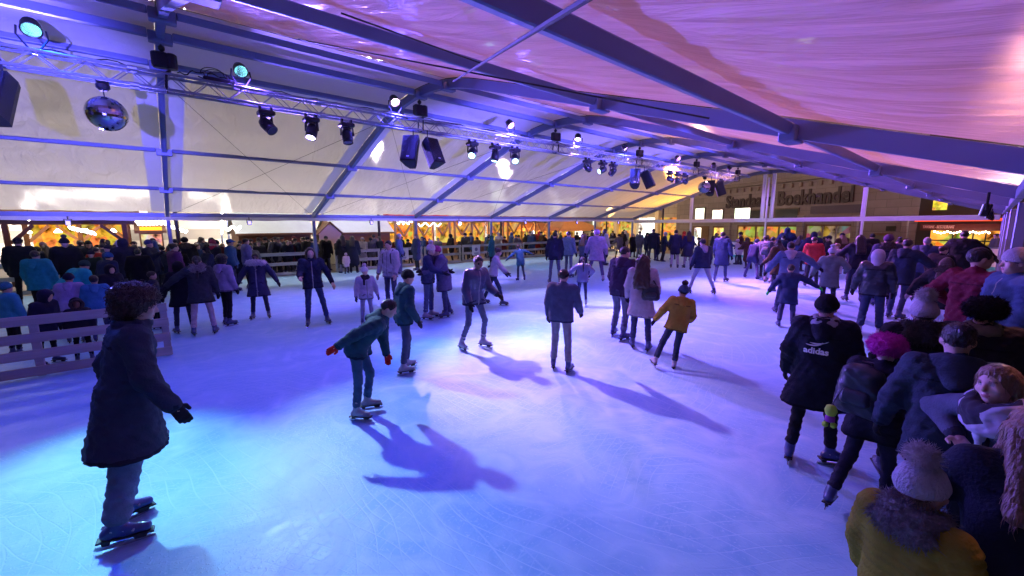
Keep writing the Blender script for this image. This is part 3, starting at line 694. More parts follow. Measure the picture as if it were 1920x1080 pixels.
# orange canvas roofs farther off
def canopy(label, X, u0, u1, v_e, v_p, m):
    y0_, ze = yz(u0, v_e, X); y1_, _ = yz(u1, v_e, X); yp, zp = yz((u0 + u1) / 2, v_p, X - 2); L = (y1_ - y0_) / 2
    t = thing('canopy_tent', label, 'canopy', (X - 2, (y0_ + y1_) / 2, 0), 0, 'canvas canopies behind the rink')
    g = MB(); b = [(2, -L, ze), (2, L, ze), (-2, L, ze), (-2, -L, ze)]; g.add(b + [(0, 0, zp)] + [(x, y, z - .25) for x, y, z in b], [(0, 1, 4), (1, 2, 4), (2, 3, 4), (3, 0, 4), (5, 6, 1, 0), (6, 7, 2, 1), (7, 8, 3, 2), (8, 5, 0, 3)]); g.build('canvas', m, t)
    for x, y in ((1.95, -L + .05), (1.95, L - .05), (-1.95, L - .05), (-1.95, -L + .05)):
        mb = MB(); mb.box((x, y, (ze - .1) / 2), (.07, .07, ze - .1)); mb.build('leg', M_ALU, t)
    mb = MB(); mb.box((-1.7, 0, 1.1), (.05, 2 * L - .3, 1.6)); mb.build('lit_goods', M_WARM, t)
    mb = MB(); mb.box((1.2, 0, .5), (.5, 2 * L - .4, 1.0), None, 0, .02); mb.build('counter', M_RED, t)
    lamp((X - 1.8, (y0_ + y1_) / 2, ze - .35), (1, .6, .25), 160, .15)
canopy('canvas canopy with orange peak seen between the third and fourth post', -27.5, 985, 1048, 428, 408, M_ORANGE)
canopy('orange canvas canopy above the man in the lilac hat', -27.5, 1052, 1128, 429, 405, M_ORANGE)
# ------------------------------------------------------------------ facades behind the market
def building(name, label, X, y0, y1, ht, m, windows, cat='building'):
    t = thing(name, label, cat, (X, (y0 + y1) / 2, 0)); yc = (y0 + y1) / 2
    mb = MB(); mb.box((-4, 0, ht / 2), (8, y1 - y0, ht)); mb.build('wall', m, t)
    mb = MB(); mb.box((.15, 0, ht + .1), (.5, y1 - y0, .3), None, 0, .03); mb.build('cornice', M_WHITE, t)
    for (a, b, z0, z1, lit) in windows:
        f = MB(); cy, cz = (a + b) / 2 - yc, (z0 + z1) / 2
        for s in (-1, 1):
            f.box((.06, cy + s * ((b - a) / 2 + .04), cz), (.14, .08, z1 - z0 + .16)); f.box((.06, cy, cz + s * ((z1 - z0) / 2 + .04)), (.14, b - a, .08))
        f.box((.05, cy, cz), (.08, .06, z1 - z0))
        fr = f.build('window', M_WHITE, t); g = MB(); g.box((.015, cy, cz), (.02, b - a, z1 - z0)); g.build('pane', M_WINLIT if lit else mat('dark_pane', (.02, .022, .03), .06), fr)
    return t
FX = -37
def wrect(u0, v0, u1, v1, lit=True):
    a = at_x(u0, v1, FX); b = at_x(u1, v0, FX); return (a[1], b[1], a[2], b[2], lit)
WL = [wrect(112, 318, 202, 346), wrect(105, 352, 132, 376), wrect(208, 325, 262, 345), wrect(455, 362, 520, 396), wrect(528, 362, 596, 396), wrect(655, 374, 690, 398), wrect(715, 373, 742, 394), wrect(150, 372, 270, 400, True), wrect(345, 330, 400, 352)]
stone_c = facade_stone('cream_facade', (.62, .56, .46), (1.6, .7))
building('town_house', 'pale facade with broad lit windows behind the tent at left', FX, -16, 12.0, 15, stone_c, [q for q in WL if q[1] < 11.8 and q[0] > -15.8])
building('town_house', 'pale facade with small lit windows behind the middle of the market', FX, 12.2, 27, 14, facade_stone('pale_facade', (.66, .62, .54), (1.5, .6)), [q for q in WL if q[0] > 12.4 and q[1] < 27] + [(14 + 3 * i, 15.2 + 3 * i, 5.2 + 3.4 * j, 7.2 + 3.4 * j, (i + j) % 3 == 0) for i in range(4) for j in range(2)])
building('town_house', 'facade with amber windows behind the far canopies', FX, 27.2, 48, 13, facade_stone('warm_facade', (.55, .45, .32), (1.4, .6)), [(28 + 3 * i, 29.6 + 3 * i, .5 + 3.6 * j, 3.0 + 3.6 * j, (i * 2 + j) % 3 != 0) for i in range(6) for j in range(3)])
# LED tube outlines
def led(label, pts):
    P = [at_x(u, v, -31.5) for u, v in pts]; o = Vector(P[0]); t = thing('light_portal', label, 'light tube', P[0], 0, 'white light tube outlines')
    mb = MB(); mb.tube([Vector(p) - o for p in P], .055, 8); mb.build('tube', M_LED, t)
    mb = MB()
    for p in P[1:]: mb.beam(Vector(p) - o + Vector((-.15, 0, 0)), Vector(p) - o + Vector((-.15, 0, -p[2])), .08, .08, (1, 0, 0))
    mb.build('stand', M_ALU, t)
led('white light tube outline seen through the first tent window panel', [(46, 409), (46, 299), (272, 305)])
led('white light tube outline seen through the second tent window panel', [(352, 312), (416, 318), (416, 438)])
# ------------------------------------------------------------------ lamps in the square that light the tent from outside
def street_lamp(x, y, z, col, power, label, strength=25, rad=.3):
    t = thing('street_lamp', label, 'lamp', (x, y, 0), 0, 'lamps in the square round the tent')
    mb = MB(); mb.tube([(0, 0, 0), (0, 0, z - .35)], [.09, .05], 10); mb.lathe([(.14, 0), (.14, .5), (.09, .6)], n=12); mb.build('pole', M_BLACK, t)
    mb = MB(); mb.lathe([(.04, -.35), (.09, -.2), (.10, .0), (.06, .12), (.02, .18)], (0, 0, z), n=14); mb.build('lantern', emit('lantern_%.2f_%.2f' % (col[1], col[2]), col, strength), t, True)
    if power > 0: lamp((x, y, z + rad + .25), col, power, rad, 'lantern_light')
    return t
WARM = (1, .78, .52)
street_lamp(-24.5, -8.8, 7.5, (1, .85, .76), 1500, 'lamp post outside the tent beyond the left edge of the view')  # lamps along this side are added, kept out of sight, to brighten the window panels
street_lamp(-24.5, 0.8, 7.5, (1, .85, .80), 1700, 'lamp post outside the nearest tent bay, left of the tarpaulin hut')
street_lamp(-24.5, 10.4, 7.5, (.98, .85, .90), 1500, 'lamp post outside the bay behind the hugging couple')
street_lamp(-24.5, 20, 7.5, (1, .78, .82), 1400, 'lamp post outside behind the orange canopies')
t = street_lamp(-17.6, 31.3, 8.4, (1, .46, .03), 0, 'amber lamp post glowing through the far left corner of the roof')
spot(t, Vector((-17.6, 31.25, 8.0)), (-14, 27.2, 4.4), (1, .44, .03), 5200, 92, .8, .3)
for y, lb in ((-7, 'beyond the left edge of the view'), (6, 'behind the tarpaulin hut'), (18, 'behind the food stalls'), (30, 'behind the orange canopies')):  # added floodlights hidden by the huts; the brightened facade lights the tent sheets
    t = thing('building_floodlight', 'floodlight on the ground lighting the pale facade, ' + lb, 'flood light', (-30.2, y, 0), 0, 'floodlights before the facades')
    bpy.context.view_layer.update()
    q = aim((-30.2, y, .6), (-37, y, 6)).to_matrix()
    mb = MB(); mb.box((0, 0, .6), (.5, .4, .16), q, 0, .03); mb.build('housing', M_BLACK, t); mb = MB(); mb.box(Vector((0, 0, .6)) + q @ Vector((0, 0, -.083)), (.44, .34, .01), q); mb.build('lens', emit('flood_lens', (1, .9, .75), 8), t)
    mb = MB(); mb.box((0, 0, .03), (.5, .5, .06), None, 0, .01); mb.tube([(0, -.24, .03), (0, -.24, .62)], .02, 6); mb.tube([(0, .24, .03), (0, .24, .62)], .02, 6); mb.build('stand', M_BLACK, t)
    spot(t, Vector((-30.2, y, .6)) + q @ Vector((0, 0, -.3)), (-37, y, 6), (.98, .88, .82), 8000, 130, .8, .2)
street_lamp(-24, 32.5, 4.6, (1, .55, .15), 500, 'amber lamp post beyond the far left corner')
street_lamp(1.1, 8.5, 9.5, (1, .32, .36), 2300, 'pinkish lamp post glowing through the right roof sheet')
street_lamp(1.1, 19, 9.0, (1, .38, .30), 2600, 'warm lamp post outside the far right side')
street_lamp(1.6, 34.5, 8.2, (.86, .72, .90), 2200, 'lamp post lighting the shop front from beyond the right tent corner')  # added fill lamp, placed out of view, for the stone shop front
d = ray(1345, 138); k = 5.4 / d[2]; p = (d[0] * k, d[1] * k, H + 5.4)
t = thing('overhead_lamp', 'warm lamp hung over the square, glowing through the roof sheet at upper right', 'lamp', p)
mb = MB(); mb.lathe([(.05, -.12), (.12, -.05), (.12, .05), (.05, .12)], n=12); mb.build('globe', emit('warm_globe', (1, .7, .4), 20), t, True)
mb = MB(); mb.tube([(0, 0, .1), (0, 0, .3)], .01, 5); mb.tube([(-14, 0, 1.2), (-5, 0, .45), (0, 0, .3), (5, 0, .45), (14, 0, 1.2)], .01, 5); mb.build('wire', M_CABLE, t)
lamp((p[0], p[1], p[2] - .3), (1, .55, .30), 500, .15)
# blue LED floods added under the eaves, each to tint the opposite roof slope
def added_led_flood(x, y, tgt, rgb, label):
    t = thing('led_flood', label, 'flood light', (x, y, 2.40), 0, 'LED floods under the eaves')
    bpy.context.view_layer.update()
    wc = Vector((x, y, 2.40)); q = aim(wc, tgt).to_matrix()
    mb = MB(); mb.box((0, 0, 0), (.14, .16, .08), q, 0, .012); mb.build('housing', M_BLACK, t)
    mb = MB(); mb.box(q @ Vector((0, 0, -.043)), (.11, .13, .006), q); mb.build('lens', emit('violet_flood_lens', (.35, .28, 1.0), 3), t)
    mb = MB(); mb.tube([(0, -.09, 0), (0, -.09, .12), (0, .09, .12), (0, .09, 0)], .012, 6); mb.tube([(0, 0, .12), (0, 0, .22)], .015, 6); mb.build('yoke', M_BLACK, t)
    cc, pw = rgbw(rgb); spot(t, wc + (q @ Vector((0, 0, -.11))), tgt, cc, pw, 28, .9, .05)
NB = ['beyond the left edge of the view', 'in the bay of the first window panel', 'above the pale gabled hut', 'in the bay of the hugging couple', 'behind the teal hooded skater', 'behind the lilac man', 'in the last bay by the far corner']
for k in range(0, 7):
    y = YF[k] + 2.5 if k < 7 else 0
    far = k / 6
    added_led_flood(XL + .3, y, (RIDGE + 5.2, y + .6, roof_z(RIDGE + 5.2) - .1), (6.0 + 8 * far, 4.6, 36), 'small LED flood under the left eave ' + NB[k])
    if k != 1: added_led_flood(XR - .3, y, (RIDGE - 3.6, y + .4, roof_z(RIDGE - 3.6) - .1), ((4.5, 3.6, 30) if k < 5 else (3, 1.5, 6)), 'small LED flood under the right eave %s' % ['behind the camera', '', 'nearest in view', 'second in view', 'third in view', 'fourth in view', 'last one by the far corner'][k])
# ------------------------------------------------------------------ shop building behind the gable
FA = math.atan2(-.381, .925)
P0 = at_y(1450, 421, 41.5); P0[2] = 0
DR = np.array([math.cos(FA), math.sin(FA)]); NR = np.array([-math.sin(FA), math.cos(FA)])
def fac(u, v):
    d = ray(u, v); k = (P0[0] * NR[0] + P0[1] * NR[1]) / (d[0] * NR[0] + d[1] * NR[1])
    q = np.array([0, 0, H]) + d * k; return (q[0] - P0[0]) * DR[0] + (q[1] - P0[1]) * DR[1], q[2]
M_STONE = facade_stone('grey_pink_stone', (.36, .31, .30), (1.4, .55))
M_STONE2 = facade_stone('tan_stone', (.38, .32, .29), (1.2, .4))
M_DKPANE = mat('dark_pane', (.02, .022, .03), .06)
shop = thing('shop_building', 'stone shop building with big lettering over lit display windows beyond the far gable', 'building', P0, FA)
xl, _ = fac(1268, 420); xr, _ = fac(1719, 420)
mb = MB(); mb.box(((xl + xr) / 2, 4, 7), (xr - xl, 8, 14)); mb.build('wall', M_STONE, shop)
def fbox(name, m, u0, v0, u1, v1, proud, dep=.1, parent=shop, bev=0):
    a, z1 = fac(u0, (v0)); b, _ = fac(u1, v0); _, z0 = fac(u0, v1)
    mb = MB(); mb.box(((a + b) / 2, -proud, (z0 + z1) / 2), (b - a, dep, max(.02, z1 - z0)), None, 0, bev); return mb.build(name, m, parent)
zc = fac(1450, 343)[1]
mb = MB(); mb.box(((xl + xr) / 2, -.2, zc), (xr - xl, .5, .16), None, 0, .03); mb.box(((xl + xr) / 2, -.12, zc + .2), (xr - xl, .3, .2), None, 0, .03); mb.build('cornice', M_STONE2, shop)
mb = MB(); x = xl + .3
while x < xr - .3: mb.box((x, -.11, zc - .38), (.22, .2, .34), None, 0, .02); x += .8
mb.build('dentils', M_STONE2, shop)
v_, f_ = text_mesh('Standaard Boekhandel', 1.0, .05, .028)
xa, za = fac(1362, 390); xb, zb = fac(1600, 382)
wd = v_[:, 0].max() - v_[:, 0].min()
hh = fac(1480, 360)[1] - fac(1480, 387)[1]
vv = np.stack([(xa + xb) / 2 + (v_[:, 0] - (v_[:, 0].max() + v_[:, 0].min()) / 2) * (xb - xa) / wd, -.08 - v_[:, 2], za + v_[:, 1] / .72 * hh], 1)
mkobj('lettering', vv, f_, mat('dark_plum_letters', (.035, .012, .025), .5), shop)
fbox('sign_band', mat('dull_band', (.10, .08, .12), .6), 1522, 387, 1619, 401, .05)
for (u0, u1, v0, m) in ((1306, 1322, 391, M_WINLIT), (1338, 1356, 394, M_WINLIT), (1380, 1408, 391, M_WINLIT), (1410, 1431, 395, M_DKPANE), (1456, 1498, 393, M_DKPANE)):
    o = fbox('upper_window', mat('bronze_frame', (.10, .07, .05), .5, .3), u0 - 2, v0 - 2, u1 + 2, 414, .03, .1); fbox('pane', m, u0, v0, u1, 412, .07, .08, o)
o = fbox('shop_window', M_TIMBER, 1384, 422, 1500, 474, .03, .1); fbox('display', emit('book_display', (1.0, .42, .09), 1.0, .75, 1.9), 1387, 425, 1497, 472, .08, .08, o)
for u in (1419, 1438, 1462, 1478): fbox('mullion', M_TIMBER, u, 425, u + 2.5, 472, .13, .06, o)
o = fbox('shop_window', M_TIMBER, 1512, 421, 1602, 474, .03, .1); fbox('display', emit('dim_display', (.55, .36, .16), .8, .9, 1.5), 1516, 424, 1599, 472, .08, .08, o)
for u in (1544, 1570): fbox('mullion', M_STONE2, u, 424, u + 3, 472, .13, .06, o)
o = fbox('shop_window', M_TIMBER, 1338, 424, 1364, 474, .03, .1); fbox('display', emit('amber_display', (1.0, .6, .2), 1.8, .6, 2.0), 1341, 427, 1361, 472, .08, .08, o)
o = fbox('shop_door', M_TIMBER, 1300, 424, 1330, 476, .03, .1); fbox('pane', M_WINLIT, 1304, 427, 1316, 474, .08, .08, o)
fbox('plaque', M_BLACK, 1663, 424, 1681, 433, .05, .06)
o = fbox('side_door', M_TIMBER, 1638, 437, 1674, 478, .04, .1); fbox('pane', mat('greenish_pane', (.14, .15, .12), .2), 1642, 441, 1670, 470, .1, .06, o)
for u in (1366, 1503, 1606, 1700): fbox('pilaster', M_STONE2, u - 5, 404, u + 7, 476, .1, .2, bev=.03)
# the dark restaurant next door
rest = thing('restaurant_front', 'dark restaurant front with a red light strip and warm window at right', 'building', P0, FA)
xr2 = fac(1905, 420)[0]
mb = MB(); mb.box(((xr + xr2) / 2 + .02, 4.02, 6), (xr2 - xr, 8, 12)); mb.build('wall', mat('dark_plum_wall', (.035, .022, .022), .6, 0, .3, 2), rest)
fbox('light_strip', M_REDLED, 1722, 411, 1885, 415.5, .3, .12, rest)
fbox('fascia', mat('maroon_fascia', (.12, .02, .02), .5), 1728, 420, 1880, 432, .06, .1, rest)
v_, f_ = text_mesh('TAVERNE - RESTAURANT', 1.0, .02, .012)
xa, za = fac(1732, 430); xb, zb = fac(1792, 427); wd = v_[:, 0].max() - v_[:, 0].min(); hh = fac(1760, 422.5)[1] - fac(1760, 428)[1]
mkobj('lettering', np.stack([(xa + xb) / 2 + (v_[:, 0] - (v_[:, 0].max() + v_[:, 0].min()) / 2) * (xb - xa) / wd, -.13 - v_[:, 2], fac(1760, 428)[1] + v_[:, 1] / .72 * hh], 1), f_, mat('pink_letters', (.75, .40, .40), .5), rest)
o = fbox('restaurant_window', M_BLACK, 1744, 430, 1884, 482, .03, .1, rest); fbox('warm_interior', emit('tavern_glow', (1.0, .46, .07), 1.6, .8, 1.6), 1748, 432, 1880, 480, .09, .06, o)
for v in (449,): fbox('transom', M_BLACK, 1748, v, 1880, v + 2, .15, .06, o)
for u in (1790, 1828, 1852): fbox('mullion', M_BLACK, u, 432, u + 2, 480, .15, .06, o)
fbox('upper_window', emit('gold_upper_window', (1.0, .6, .06), 1.8, .6, 2.5), 1752, 376, 1778, 394, .05, .08, rest)
bulbs([tuple(P0 + np.array([*(DR * fac(u, v)[0] - NR * .3), fac(u, v)[1]])) for u, v in [(1758 + i * 6, 434 + 3 * abs(math.sin(i * .8))) for i in range(18)]], .05, 'string_lights', 'warm light string along the top of the restaurant window', None, M_BULB)
# glass fronted building at the back left corner of the square
t = thing('glass_front_building', 'cream pillared building with amber windows beyond the far left corner', 'building', (-33, 47, 0))
mb = MB(); mb.box((0, 3, 6), (20, 6, 12)); mb.build('wall', stone_c, t)
for i in range(7):
    mb = MB(); mb.box((-9 + i * 3, -.2, 2), (.5, .5, 4), None, 0, .03); mb.build('pillar', mat('cream_pillar', (.72, .62, .42), .6), t)
    if i < 6: mb = MB(); mb.box((-7.5 + i * 3, -.05, 1.7), (2.3, .1, 2.7)); mb.build('glass_front', M_WARM if i % 3 != 1 else M_WINLIT, t)
lamp((-30, 43, 3.5), (1, .6, .25), 500, .3)

# ================================================================== PEOPLE
def snet(F_, org, h):
    """surface nets: one continuous skin round the negative part of a distance grid"""
    S = F_ < 0
    nx, ny, nz = F_.shape
    c = [S[i:nx - 1 + i, j:ny - 1 + j, k:nz - 1 + k] for i in (0, 1) for j in (0, 1) for k in (0, 1)]
    a = c[0].copy(); o = c[0].copy()
    for q in c[1:]: a &= q; o |= q
    act = o & ~a
    idx = np.argwhere(act)
    if len(idx) == 0: return np.zeros((0, 3)), np.zeros((0, 4), int)
    num = np.full(act.shape, -1, int); num[act] = np.arange(len(idx))
    P = np.zeros((len(idx), 3)); n = np.zeros(len(idx))
    off = [(i, j, k) for i in (0, 1) for j in (0, 1) for k in (0, 1)]
    V = {q: F_[idx[:, 0] + q[0], idx[:, 1] + q[1], idx[:, 2] + q[2]] for q in off}
    for q in off:
        for ax in range(3):
            if q[ax] == 0:
                r = list(q); r[ax] = 1; r = tuple(r)
                f0, f1 = V[q], V[r]; m = (f0 < 0) != (f1 < 0)
                t = np.where(m, f0 / np.where(m, f0 - f1, 1), 0)
                pt = np.tile(np.array(q, float), (len(idx), 1)); pt[:, ax] += t
                P[m] += pt[m]; n[m] += 1
    P = (idx + P / n[:, None]) * h + org
    fs = []
    for ax in range(3):
        b, d = [(1, 2), (2, 0), (0, 1)][ax]
        sl0 = [slice(None)] * 3; sl1 = [slice(None)] * 3
        sl0[ax] = slice(0, -1); sl1[ax] = slice(1, None)
        for s_ in (sl0, sl1): s_[b] = slice(1, -1); s_[d] = slice(1, -1)
        A, B = S[tuple(sl0)], S[tuple(sl1)]
        e = np.argwhere(A != B)
        if len(e) == 0: continue
        inside = A[tuple(e.T)]
        g = e.copy(); g[:, b] += 1; g[:, d] += 1
        def cell(db, dd):
            q = g.copy(); q[:, b] += db - 1; q[:, d] += dd - 1
            return num[q[:, 0], q[:, 1], q[:, 2]]
        q = np.stack([cell(0, 0), cell(1, 0), cell(1, 1), cell(0, 1)], 1)
        q[~inside] = q[~inside][:, ::-1]
        fs.append(q)
    return P, np.concatenate(fs)
def V3(*a): return np.array(a, float)
def rx(a): c, s = math.cos(a), math.sin(a); return np.array([[1, 0, 0], [0, c, -s], [0, s, c]])
def ry(a): c, s = math.cos(a), math.sin(a); return np.array([[c, 0, s], [0, 1, 0], [-s, 0, c]])
def rz(a): c, s = math.cos(a), math.sin(a); return np.array([[c, -s, 0], [s, c, 0], [0, 0, 1]])
class SDF:
    """list of blended tapered limbs and ellipsoids; cuts are half spaces or hollows"""
    def __init__(self, k=.03): self.p = []; self.k = k; self.cuts = []; self.noise = None
    def cap(self, a, b, ra, rb=None, k=None, puff=None): self.p.append(('c', np.array(a, float), np.array(b, float), ra, ra if rb is None else rb, k or self.k, puff)); return self
    def ell(self, c, r, M=None, k=None): self.p.append(('e', np.array(c, float), np.array(r, float), np.eye(3) if M is None else M, 0, k or self.k, None)); return self
    def tor(self, c, Rr, r, M=None, k=None, sq=1.0): self.p.append(('t', np.array(c, float), Rr, r, np.eye(3) if M is None else M, k or self.k, sq)); return self
    def cut(self, pt, n): self.cuts.append(('h', np.array(pt, float), np.array(n, float))); return self
    def hole(self, c, r, M=None, k=.01): self.cuts.append(('e', np.array(c, float), np.array(r, float), np.eye(3) if M is None else M, k)); return self
    def bounds(self):
        lo = np.full(3, 1e9); hi = -lo
        for q in self.p:
            if q[0] == 'c': pts = [(q[1], q[3]), (q[2], q[4])]
            elif q[0] == 'e': pts = [(q[1], max(q[2]))]
            else: pts = [(q[1], q[2] + q[3])]
            for p, r in pts: lo = np.minimum(lo, p - r); hi = np.maximum(hi, p + r)
        return lo, hi
    @staticmethod
    def one(q, P):
        if q[0] == 'c':
            ba = q[2] - q[1]; L = max(1e-9, ba @ ba); d = P - q[1]; t = np.clip((d @ ba) / L, 0, 1)
            r = q[3] + (q[4] - q[3]) * t
            if q[6]: n, amp = q[6]; r = r + amp * (np.abs(np.sin(PI * n * t)) - .6)
            return np.sqrt(((d - t[..., None] * ba) ** 2).sum(-1)) - r
        if q[0] == 'e':
            d = (P - q[1]) @ q[3]; a = np.sqrt(((d / q[2]) ** 2).sum(-1)); b = np.sqrt(((d / q[2] ** 2) ** 2).sum(-1))
            return a * (a - 1) / np.maximum(b, 1e-6)
        d = (P - q[1]) @ q[4]; rr = np.sqrt(d[..., 0] ** 2 + d[..., 1] ** 2) - q[2]
        return np.sqrt(rr ** 2 + (d[..., 2] / q[6]) ** 2) - q[3]
    def grid(self, h):
        lo, hi = self.bounds(); lo = lo - 3 * h - .02; hi = hi + 3 * h + .02
        n = np.ceil((hi - lo) / h).astype(int) + 1
        F_ = np.full(n, .3)
        ax = [lo[i] + h * np.arange(n[i]) for i in range(3)]
        for q in self.p:
            k = q[5]
            if q[0] == 'c': a = np.minimum(q[1] - q[3], q[2] - q[4]); b = np.maximum(q[1] + q[3], q[2] + q[4])
            elif q[0] == 'e': m = max(q[2]); a, b = q[1] - m, q[1] + m
            else: m = q[2] + q[3] * max(1, q[6]); a, b = q[1] - m, q[1] + m
            m = k + 3 * h + .02
            i0 = np.maximum(0, np.floor((a - m - lo) / h).astype(int)); i1 = np.minimum(n, np.ceil((b + m - lo) / h).astype(int) + 1)
            sl = tuple(slice(i0[i], i1[i]) for i in range(3))
            P = np.stack(np.meshgrid(*[ax[i][sl[i]] for i in range(3)], indexing='ij'), -1)
            d = self.one(q, P); f = F_[sl]
            hk = np.maximum(k - np.abs(d - f), 0) / k
            F_[sl] = np.minimum(d, f) - hk * hk * k * .25
        if self.cuts or self.noise:
            P = np.stack(np.meshgrid(*ax, indexing='ij'), -1)
            if self.noise:
                amp, fr = self.noise[:2]; st = self.noise[2] if len(self.noise) > 2 else (1, 1, 1)
                Q = P * np.array(st) * fr
                F_ += amp * (np.sin(Q[..., 0] + 1.7 * np.sin(Q[..., 2] * .8)) * np.sin(Q[..., 1] * 1.1 + 1.3 * np.sin(Q[..., 0] * .9)) * np.sin(Q[..., 2] * 1.2 + Q[..., 1]) + .5 * np.sin(2.3 * Q[..., 0] + 1.1 * Q[..., 2]) * np.sin(2.1 * Q[..., 2] + Q[..., 1]))
            for c in self.cuts:
                if c[0] == 'h': F_ = np.maximum(F_, (P - c[1]) @ c[2])
                else:
                    d = -self.one(('e', c[1], c[2], c[3]), P); k = c[4]
                    hk = np.maximum(k - np.abs(d - F_), 0) / k
                    F_ = np.maximum(d, F_) + hk * hk * k * .25
        return F_, lo
    def mesh(self, h):
        F_, lo = self.grid(h); return snet(F_, lo, h)
    def dist(self, P):
        d = None
        for q in self.p:
            e = self.one(q, P); d = e if d is None else np.minimum(d, e)
        return d

def cloth(name, col, rough=.8, gloss=False):
    if gloss: return mat('cloth_' + name, col, .28, 0, .2, 7, .3, 30, coat=.3)
    return mat('cloth_' + name, col, rough, 0, .35, 12, .35, 85, spec=.2)
SKIN = {'pale': mat('skin_pale', (.55, .36, .28), .55, 0, .06, 20), 'tan': mat('skin_tan', (.42, .26, .18), .55, 0, .06, 20), 'dark': mat('skin_dark', (.16, .09, .06), .5, 0, .06, 20)}
M_EYEW = mat('eye_white', (.30, .27, .25), .25, 0, .02); M_EYE = mat('eye_dark', (.02, .015, .012), .15, 0, .02); M_LIP = mat('lips', (.38, .13, .12), .5, 0, .05); M_BROW = mat('brow', (.06, .04, .03), .8, 0, .05)
def hairmat(name, col): return mat('hair_' + name, col, .45, 0, .4, 14, .8, 60, (1, 1, .16))
HAIR = {'black': hairmat('black', (.012, .010, .010)), 'brown': hairmat('brown', (.040, .024, .014)), 'dark': hairmat('dark', (.025, .016, .012)), 'blond': hairmat('blond', (.20, .155, .11)), 'light': hairmat('light', (.20, .13, .08)), 'grey': hairmat('grey', (.3, .29, .28))}
M_FURD = mat('fur_dark', (.05, .042, .036), .9, 0, .5, 40, 1.0, 90); M_FURL = mat('fur_light', (.55, .52, .50), .9, 0, .3, 40, 1.0, 90); M_FURG = mat('fur_grey', (.22, .20, .20), .9, 0, .5, 40, 1.0, 90)
M_STEEL = mat('blade_steel', (.6, .62, .66), .2, .9, .1, 10)
M_SOLE = mat('skate_sole', (.02, .02, .025), .5, 0, .1, 10)
PEOPLE = []
def vnormals(P, f):
    n = np.zeros_like(P); a = np.cross(P[f[:, 2]] - P[f[:, 0]], P[f[:, 3]] - P[f[:, 1]])
    for i in range(4): np.add.at(n, f[:, i], a)
    return n / np.maximum(1e-12, np.linalg.norm(n, axis=1))[:, None]
def spikes(P, f, n, ln, rad, droop=.3, curl=0.0, seg=2, down=None):
    """fine tapering hairs standing on a surface, returned as extra vertices and faces"""
    N = vnormals(P, f); idx = rng.randint(0, len(P), n); vs = []; fs = []
    for i in idx:
        p = P[i].copy(); d = N[i] + rng.normal(0, .35, 3); d[2] -= droop; d /= np.linalg.norm(d)
        L = ln * rng.uniform(.5, 1.3) / seg; sx = np.cross(d, rng.normal(0, 1, 3)); sx /= np.linalg.norm(sx); sy = np.cross(d, sx); base = len(vs)
        tw = rng.normal(0, 1, 3)
        for k in range(seg + 1):
            r = rad * (1 - .85 * k / seg)
            for a in (0, 2.094, 4.189): vs.append(p + (sx * math.cos(a) + sy * math.sin(a)) * r)
            d = d + curl * np.cross(tw, d) + V3(0, 0, -droop * .5); d /= np.linalg.norm(d); p = p + d * L
        for k in range(seg):
            for q in range(3):
                q2 = (q + 1) % 3; fs.append((base + 3 * k + q, base + 3 * k + q2, base + 3 * k + 3 + q2, base + 3 * k + 3 + q))
    return np.concatenate([P, np.array(vs)]), np.concatenate([f, np.array(fs) + len(P)])
def scarf_pattern():
    m, t, b = principled('white_black_scarf'); tc = t.nodes.new('ShaderNodeTexCoord')
    v = t.nodes.new('ShaderNodeTexVoronoi'); v.inputs['Scale'].default_value = 9; t.links.new(tc.outputs['Object'], v.inputs['Vector'])
    r = t.nodes.new('ShaderNodeValToRGB'); r.color_ramp.interpolation = 'CONSTANT'; r.color_ramp.elements[0].color = (.02, .02, .03, 1); r.color_ramp.elements[1].position = .42; r.color_ramp.elements[1].color = (.42, .42, .46, 1)
    s = t.nodes.new('ShaderNodeSeparateColor'); t.links.new(v.outputs['Color'], s.inputs[0]); t.links.new(s.outputs[0], r.inputs[0]); t.links.new(r.outputs[0], b.inputs['Base Color'])
    b.inputs['Roughness'].default_value = .85; return m
SCARF_P = scarf_pattern()
def finish(name, P, f, m, parent, mats=None, mi=None):
    o = mkobj(name, P, f, mats or m, parent, True, mi); return o

